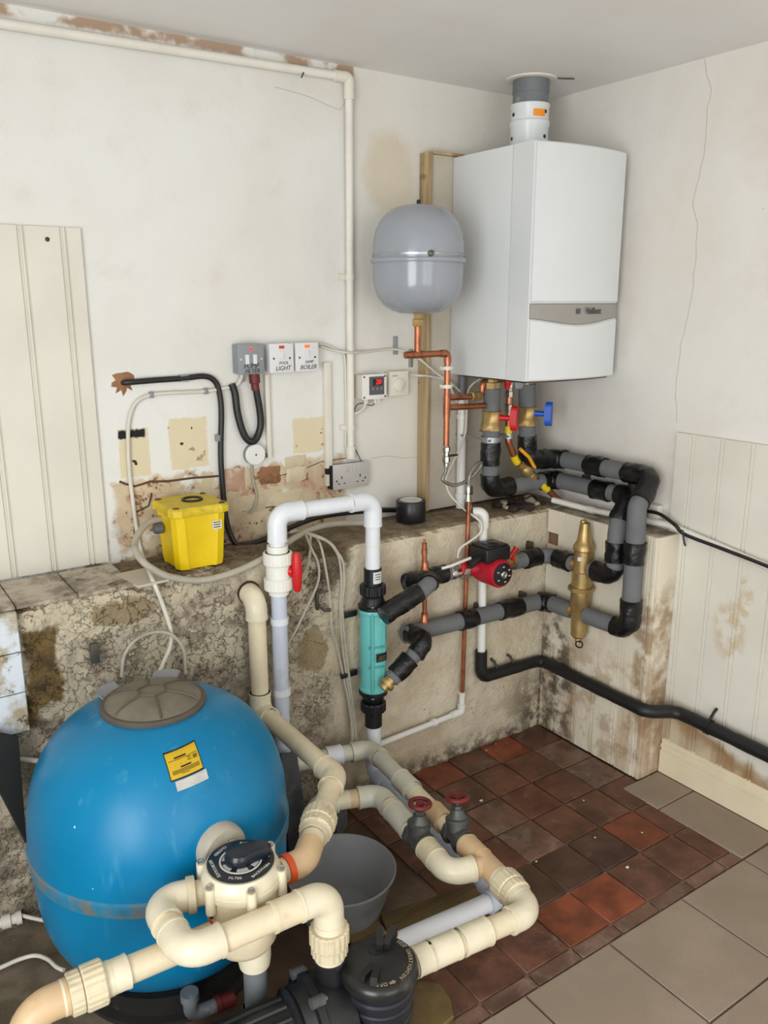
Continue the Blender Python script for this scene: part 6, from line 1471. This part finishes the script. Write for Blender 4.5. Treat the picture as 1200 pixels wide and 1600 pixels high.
# two raised grips across the lid
def lid_pt(r, a, z): return Vector((PX + r * math.cos(a), PY + r * math.sin(a), z))
for a, r0, r1, hgt in ((3.55, 0.020, 0.066, 0.016), (3.95, 0.020, 0.066, 0.016), (0.95, 0.030, 0.074, 0.022), (0.55, 0.034, 0.078, 0.026)):
    dvec = Vector((math.cos(a), math.sin(a), 0)); nv_ = Vector((-dvec.y, dvec.x, 0)) * 0.0075
    vs_l = []
    for r, z in ((r0, 0.279), (r0, 0.279 + hgt * 0.5), (r1, 0.279 + hgt), (r1 + 0.004, 0.277)):
        for s_ in (-1, 1): vs_l.append(Vector((PX, PY, z)) + dvec * r + nv_ * s_)
    mk('lid_grip', vs_l, [(0, 2, 4, 6), (1, 7, 5, 3), (0, 1, 3, 2), (2, 3, 5, 4), (4, 5, 7, 6), (6, 7, 1, 0)], 'pump_lid', ld2, False)
txt = 'DO NOT OVERTIGHTEN'
for i, ch in enumerate(txt + '  \u21E6 OFF'):
    if ch == ' ': continue
    a = 0.62 - i * 0.118
    rdv = Vector((math.cos(a), math.sin(a), 0))
    if ch == '\u21E6':
        o_ = Vector((PX, PY, 0.2790)) + rdv * 0.0665; tg = Vector((rdv.y, -rdv.x, 0))
        vs_l = [o_ + tg * x + rdv * y for x, y in ((-0.008, 0.0), (-0.001, 0.006), (-0.001, 0.003), (0.007, 0.003), (0.007, -0.003), (-0.001, -0.003), (-0.001, -0.006))]
        vs_l += [v + Vector((0, 0, 0.0008)) for v in vs_l]
        mk('arrow', vs_l, [(7, 8, 13), (9, 10, 11, 12), (0, 6, 1), (2, 5, 4, 3)] + [(i2, (i2 + 1) % 7, 7 + (i2 + 1) % 7, 7 + i2) for i2 in range(7)], 'pump_text', ld2, False)
        continue
    text_mesh('raised_letter', ch, 0.0125, Vector((PX, PY, 0.2793)) + rdv * 0.0665, Vector((rdv.y, -rdv.x, 0)), rdv, 'pump_text', ld2, 0.0007)
lathe('inlet_ring', (-1.442, -1.158, ZD), (1, -0.09, 0), [(-0.015, 0.042), (0.004, 0.042), (0.006, 0.036)], 'pump_black', pp, 28)
lathe('inlet_seal', (-1.437, -1.158, ZD), (1, -0.09, 0), [(0, 0.037), (0.004, 0.037), (0.005, 0.034)], 'label_white', pp, 28)
lathe('volute', (PX - 0.055, -1.118, 0.150), (-1, 0.08, 0), [(0, 0.060), (0.01, 0.090), (0.055, 0.098), (0.075, 0.098), (0.078, 0.104), (0.094, 0.104), (0.097, 0.092), (0.12, 0.085)], 'pump_black', pp, 40)
lathe('discharge_neck', (-1.606, -1.107, 0.200), (0, 0, 1), [(0, 0.034), (0.08, 0.032), (0.084, 0.036), (0.092, 0.036)], 'pump_black', pp, 24)
m2 = lathe('motor', (PX - 0.172, -1.108, 0.150), (-1, 0.08, 0), [(0, 0.082), (0.01, 0.088), (0.02, 0.072), (0.20, 0.070), (0.21, 0.078), (0.235, 0.078), (0.245, 0.06), (0.246, 0)], 'pump_black', pp, 32)
for k in range(16):
    a = 2 * PI * k / 16
    c0 = Vector((PX - 0.195, -1.106, 0.150)); dv = Vector((-1, 0.08, 0)).normalized(); D_, u, w = basis(dv)
    o_ = u * math.cos(a) + w * math.sin(a)
    p0 = c0 + o_ * 0.072
    tube('cooling_fin', [p0, p0 + dv * 0.16], 0.0055, 'pump_black', m2, 6)
for k, a in enumerate((0.2, 1.2, 2.2, 3.3, 4.3, 5.3)):
    dv = Vector((-1, 0.08, 0)).normalized(); D_, u, w = basis(dv)
    c0 = Vector((PX - 0.128, -1.112, 0.150)) + (u * math.cos(a) + w * math.sin(a)) * 0.104
    lathe('volute_lug', c0, dv, [(0, 0.012), (0.03, 0.012)], M['slate'], pp, 10)
    lathe('volute_bolt', c0 - dv * 0.006, dv, [(0, 0.007), (0.006, 0.007)], 'steel_dark', pp, 6)
boxm('foot', (PX - 0.20, -1.19, -0.010), (PX - 0.06, -1.03, 0.055), 'pump_black', pp, 0.006)
boxm('motor_foot', (PX - 0.40, -1.16, -0.010), (PX - 0.34, -1.03, 0.075), 'pump_black', pp, 0.005)
lathe('pot_foot', (PX, PY, -0.010), (0, 0, 1), [(0, 0.065), (0.02, 0.062)], 'pump_black', pp, 24)

# ------------------------------------------------------------------ bowl, timber, slate, odds and ends on the floor
bw = thing('plastic_bowl', 'cloudy plastic washing-up bowl on the floor between the tank and the low pipes', 'bowl', (-1.335, -0.705, -0.008))
bx_, by_ = -1.335, -0.705
bwl = lathe('bowl', (bx_, by_, -0.009), (0, 0, 1), [(0, 0.0), (0, 0.098), (0.004, 0.103), (0.075, 0.128), (0.140, 0.146), (0.146, 0.152), (0.150, 0.152), (0.150, 0.148), (0.143, 0.143), (0.075, 0.1245), (0.008, 0.099), (0.005, 0.094), (0.005, 0.0)], 'bowl_plastic', bw, 64)
pl = slab('timber_plank', ((-1.259, -0.784, 0.012), (-1.295, -0.891, 0.012), (-0.939, -0.899, 0.012), (-0.956, -0.835, 0.012)), 0.018, 'plank_wood', None, 0.002)
tag(pl, 'wet brown timber plank lying on the floor beside the white pipe', 'plank')
oc = slab('timber_offcut', ((-1.377, -0.782, 0.018), (-1.386, -0.848, 0.018), (-1.283, -0.855, 0.018), (-1.28, -0.803, 0.018)), 0.026, 'offcut_wood', None, 0.003)
tag(oc, 'small orange-brown timber offcut lying by the foot of the bowl', 'offcut')
bmw = []
cW = Vector((-1.347, -1.099, 0.02))
ng = 9; top = [cW + Vector((0.075 * math.cos(2 * PI * i / ng + 0.3) * (1 + 0.12 * math.sin(3 * i)), 0.075 * math.sin(2 * PI * i / ng + 0.3) * (1 + 0.1 * math.cos(2 * i)), 0)) for i in range(ng)]
wk = loft('x', [[p + Vector((0, 0, -0.029)) for p in top], [p + Vector((0, 0, -0.004)) for p in top], [cW + (p - cW) * 0.95 for p in top]], 'wet_wood', None)
wk.name = 'wood_block'; tag(wk, 'wet brown block of wood on the tiles beside the pump pot', 'block')
bs = thing('black_board', 'black board leaning against the lower wall at the left of the tank', 'board', (-2.025, 0.126, 0))
slab('panel', ((-2.14, -0.3, 0.607), (-2.054, -0.36, 0.305), (-2.035, -0.3, 0.573), (-2.102, -0.29, 0.608)), 0.012, 'black_matt', bs, 0.001)
bs2 = slab('slate_board', ((-1.331, -0.36, 0.319), (-1.355, -0.44, 0.037), (-1.281, -0.44, 0.019), (-1.277, -0.36, 0.305)), 0.016, 'slate', None, 0.001)
tag(bs2, 'dark grey board leaning on edge between the blue tank and the low pipes', 'board')
gb = boxm('grey_block', (-0.035, -0.022, -0.0095), (0.035, 0.022, 0.055), 'grey_block', None, 0.003)
gb.location = Vector((-1.149, -0.373, 0)); gb.rotation_euler = (0, 0, 0.5); tag(gb, 'small dark grey block on the floor beside the bowl rim', 'block')
wire('white_cable', 'white flex lying on the floor and disappearing under the tank at lower left', 'cable', [(-2.214, -0.389, 0.004), (-2.155, -0.39, 0.004), (-2.109, -0.388, 0.004), (-2.072, -0.4, 0.006), (-2.049, -0.437, 0.01), (-2.038, -0.476, 0.012), (-2.025, -0.5, 0.012)], 0.0055, 'rope_white', 8)
wire('white_cable', 'white flex at the foot of the wall at the left edge, behind the tank', 'cable', [(-2.168, -0.116, 0.03), (-2.117, -0.195, 0.03), (-2.078, -0.244, 0.025), (-2.04, -0.283, 0.02), (-2.011, -0.315, 0.02)], 0.0055, 'rope_white', 8)
for a, b, lab in (((-2.136, -0.178, 0.03), (-2.057, -0.193, 0.03), 'upper grubby white pipe fitting on the floor at the left edge'), ((-2.145, -0.24, 0.02), (-2.073, -0.249, 0.02), 'lower grubby white pipe fitting on the floor at the left edge')):
    a = Vector(a); b = Vector(b); l = (b - a).length
    o = lathe('pipe_fitting', a, b - a, [(0, 0.013), (l * .3, 0.013), (l * .32, 0.019), (l * .62, 0.019), (l * .64, 0.014), (l * .8, 0.014), (l * .82, 0.018), (l, 0.018)], M['rope_white'], None, 14)
    tag(o, lab, 'fitting')
wire('thin_pipe', 'thin white tube showing between the black board and the tank', 'tube', [(-2.034, -0.26, 0.489), (-2.004, -0.26, 0.475), (-1.942, -0.26, 0.45)], 0.007, 'rope_white', 8)
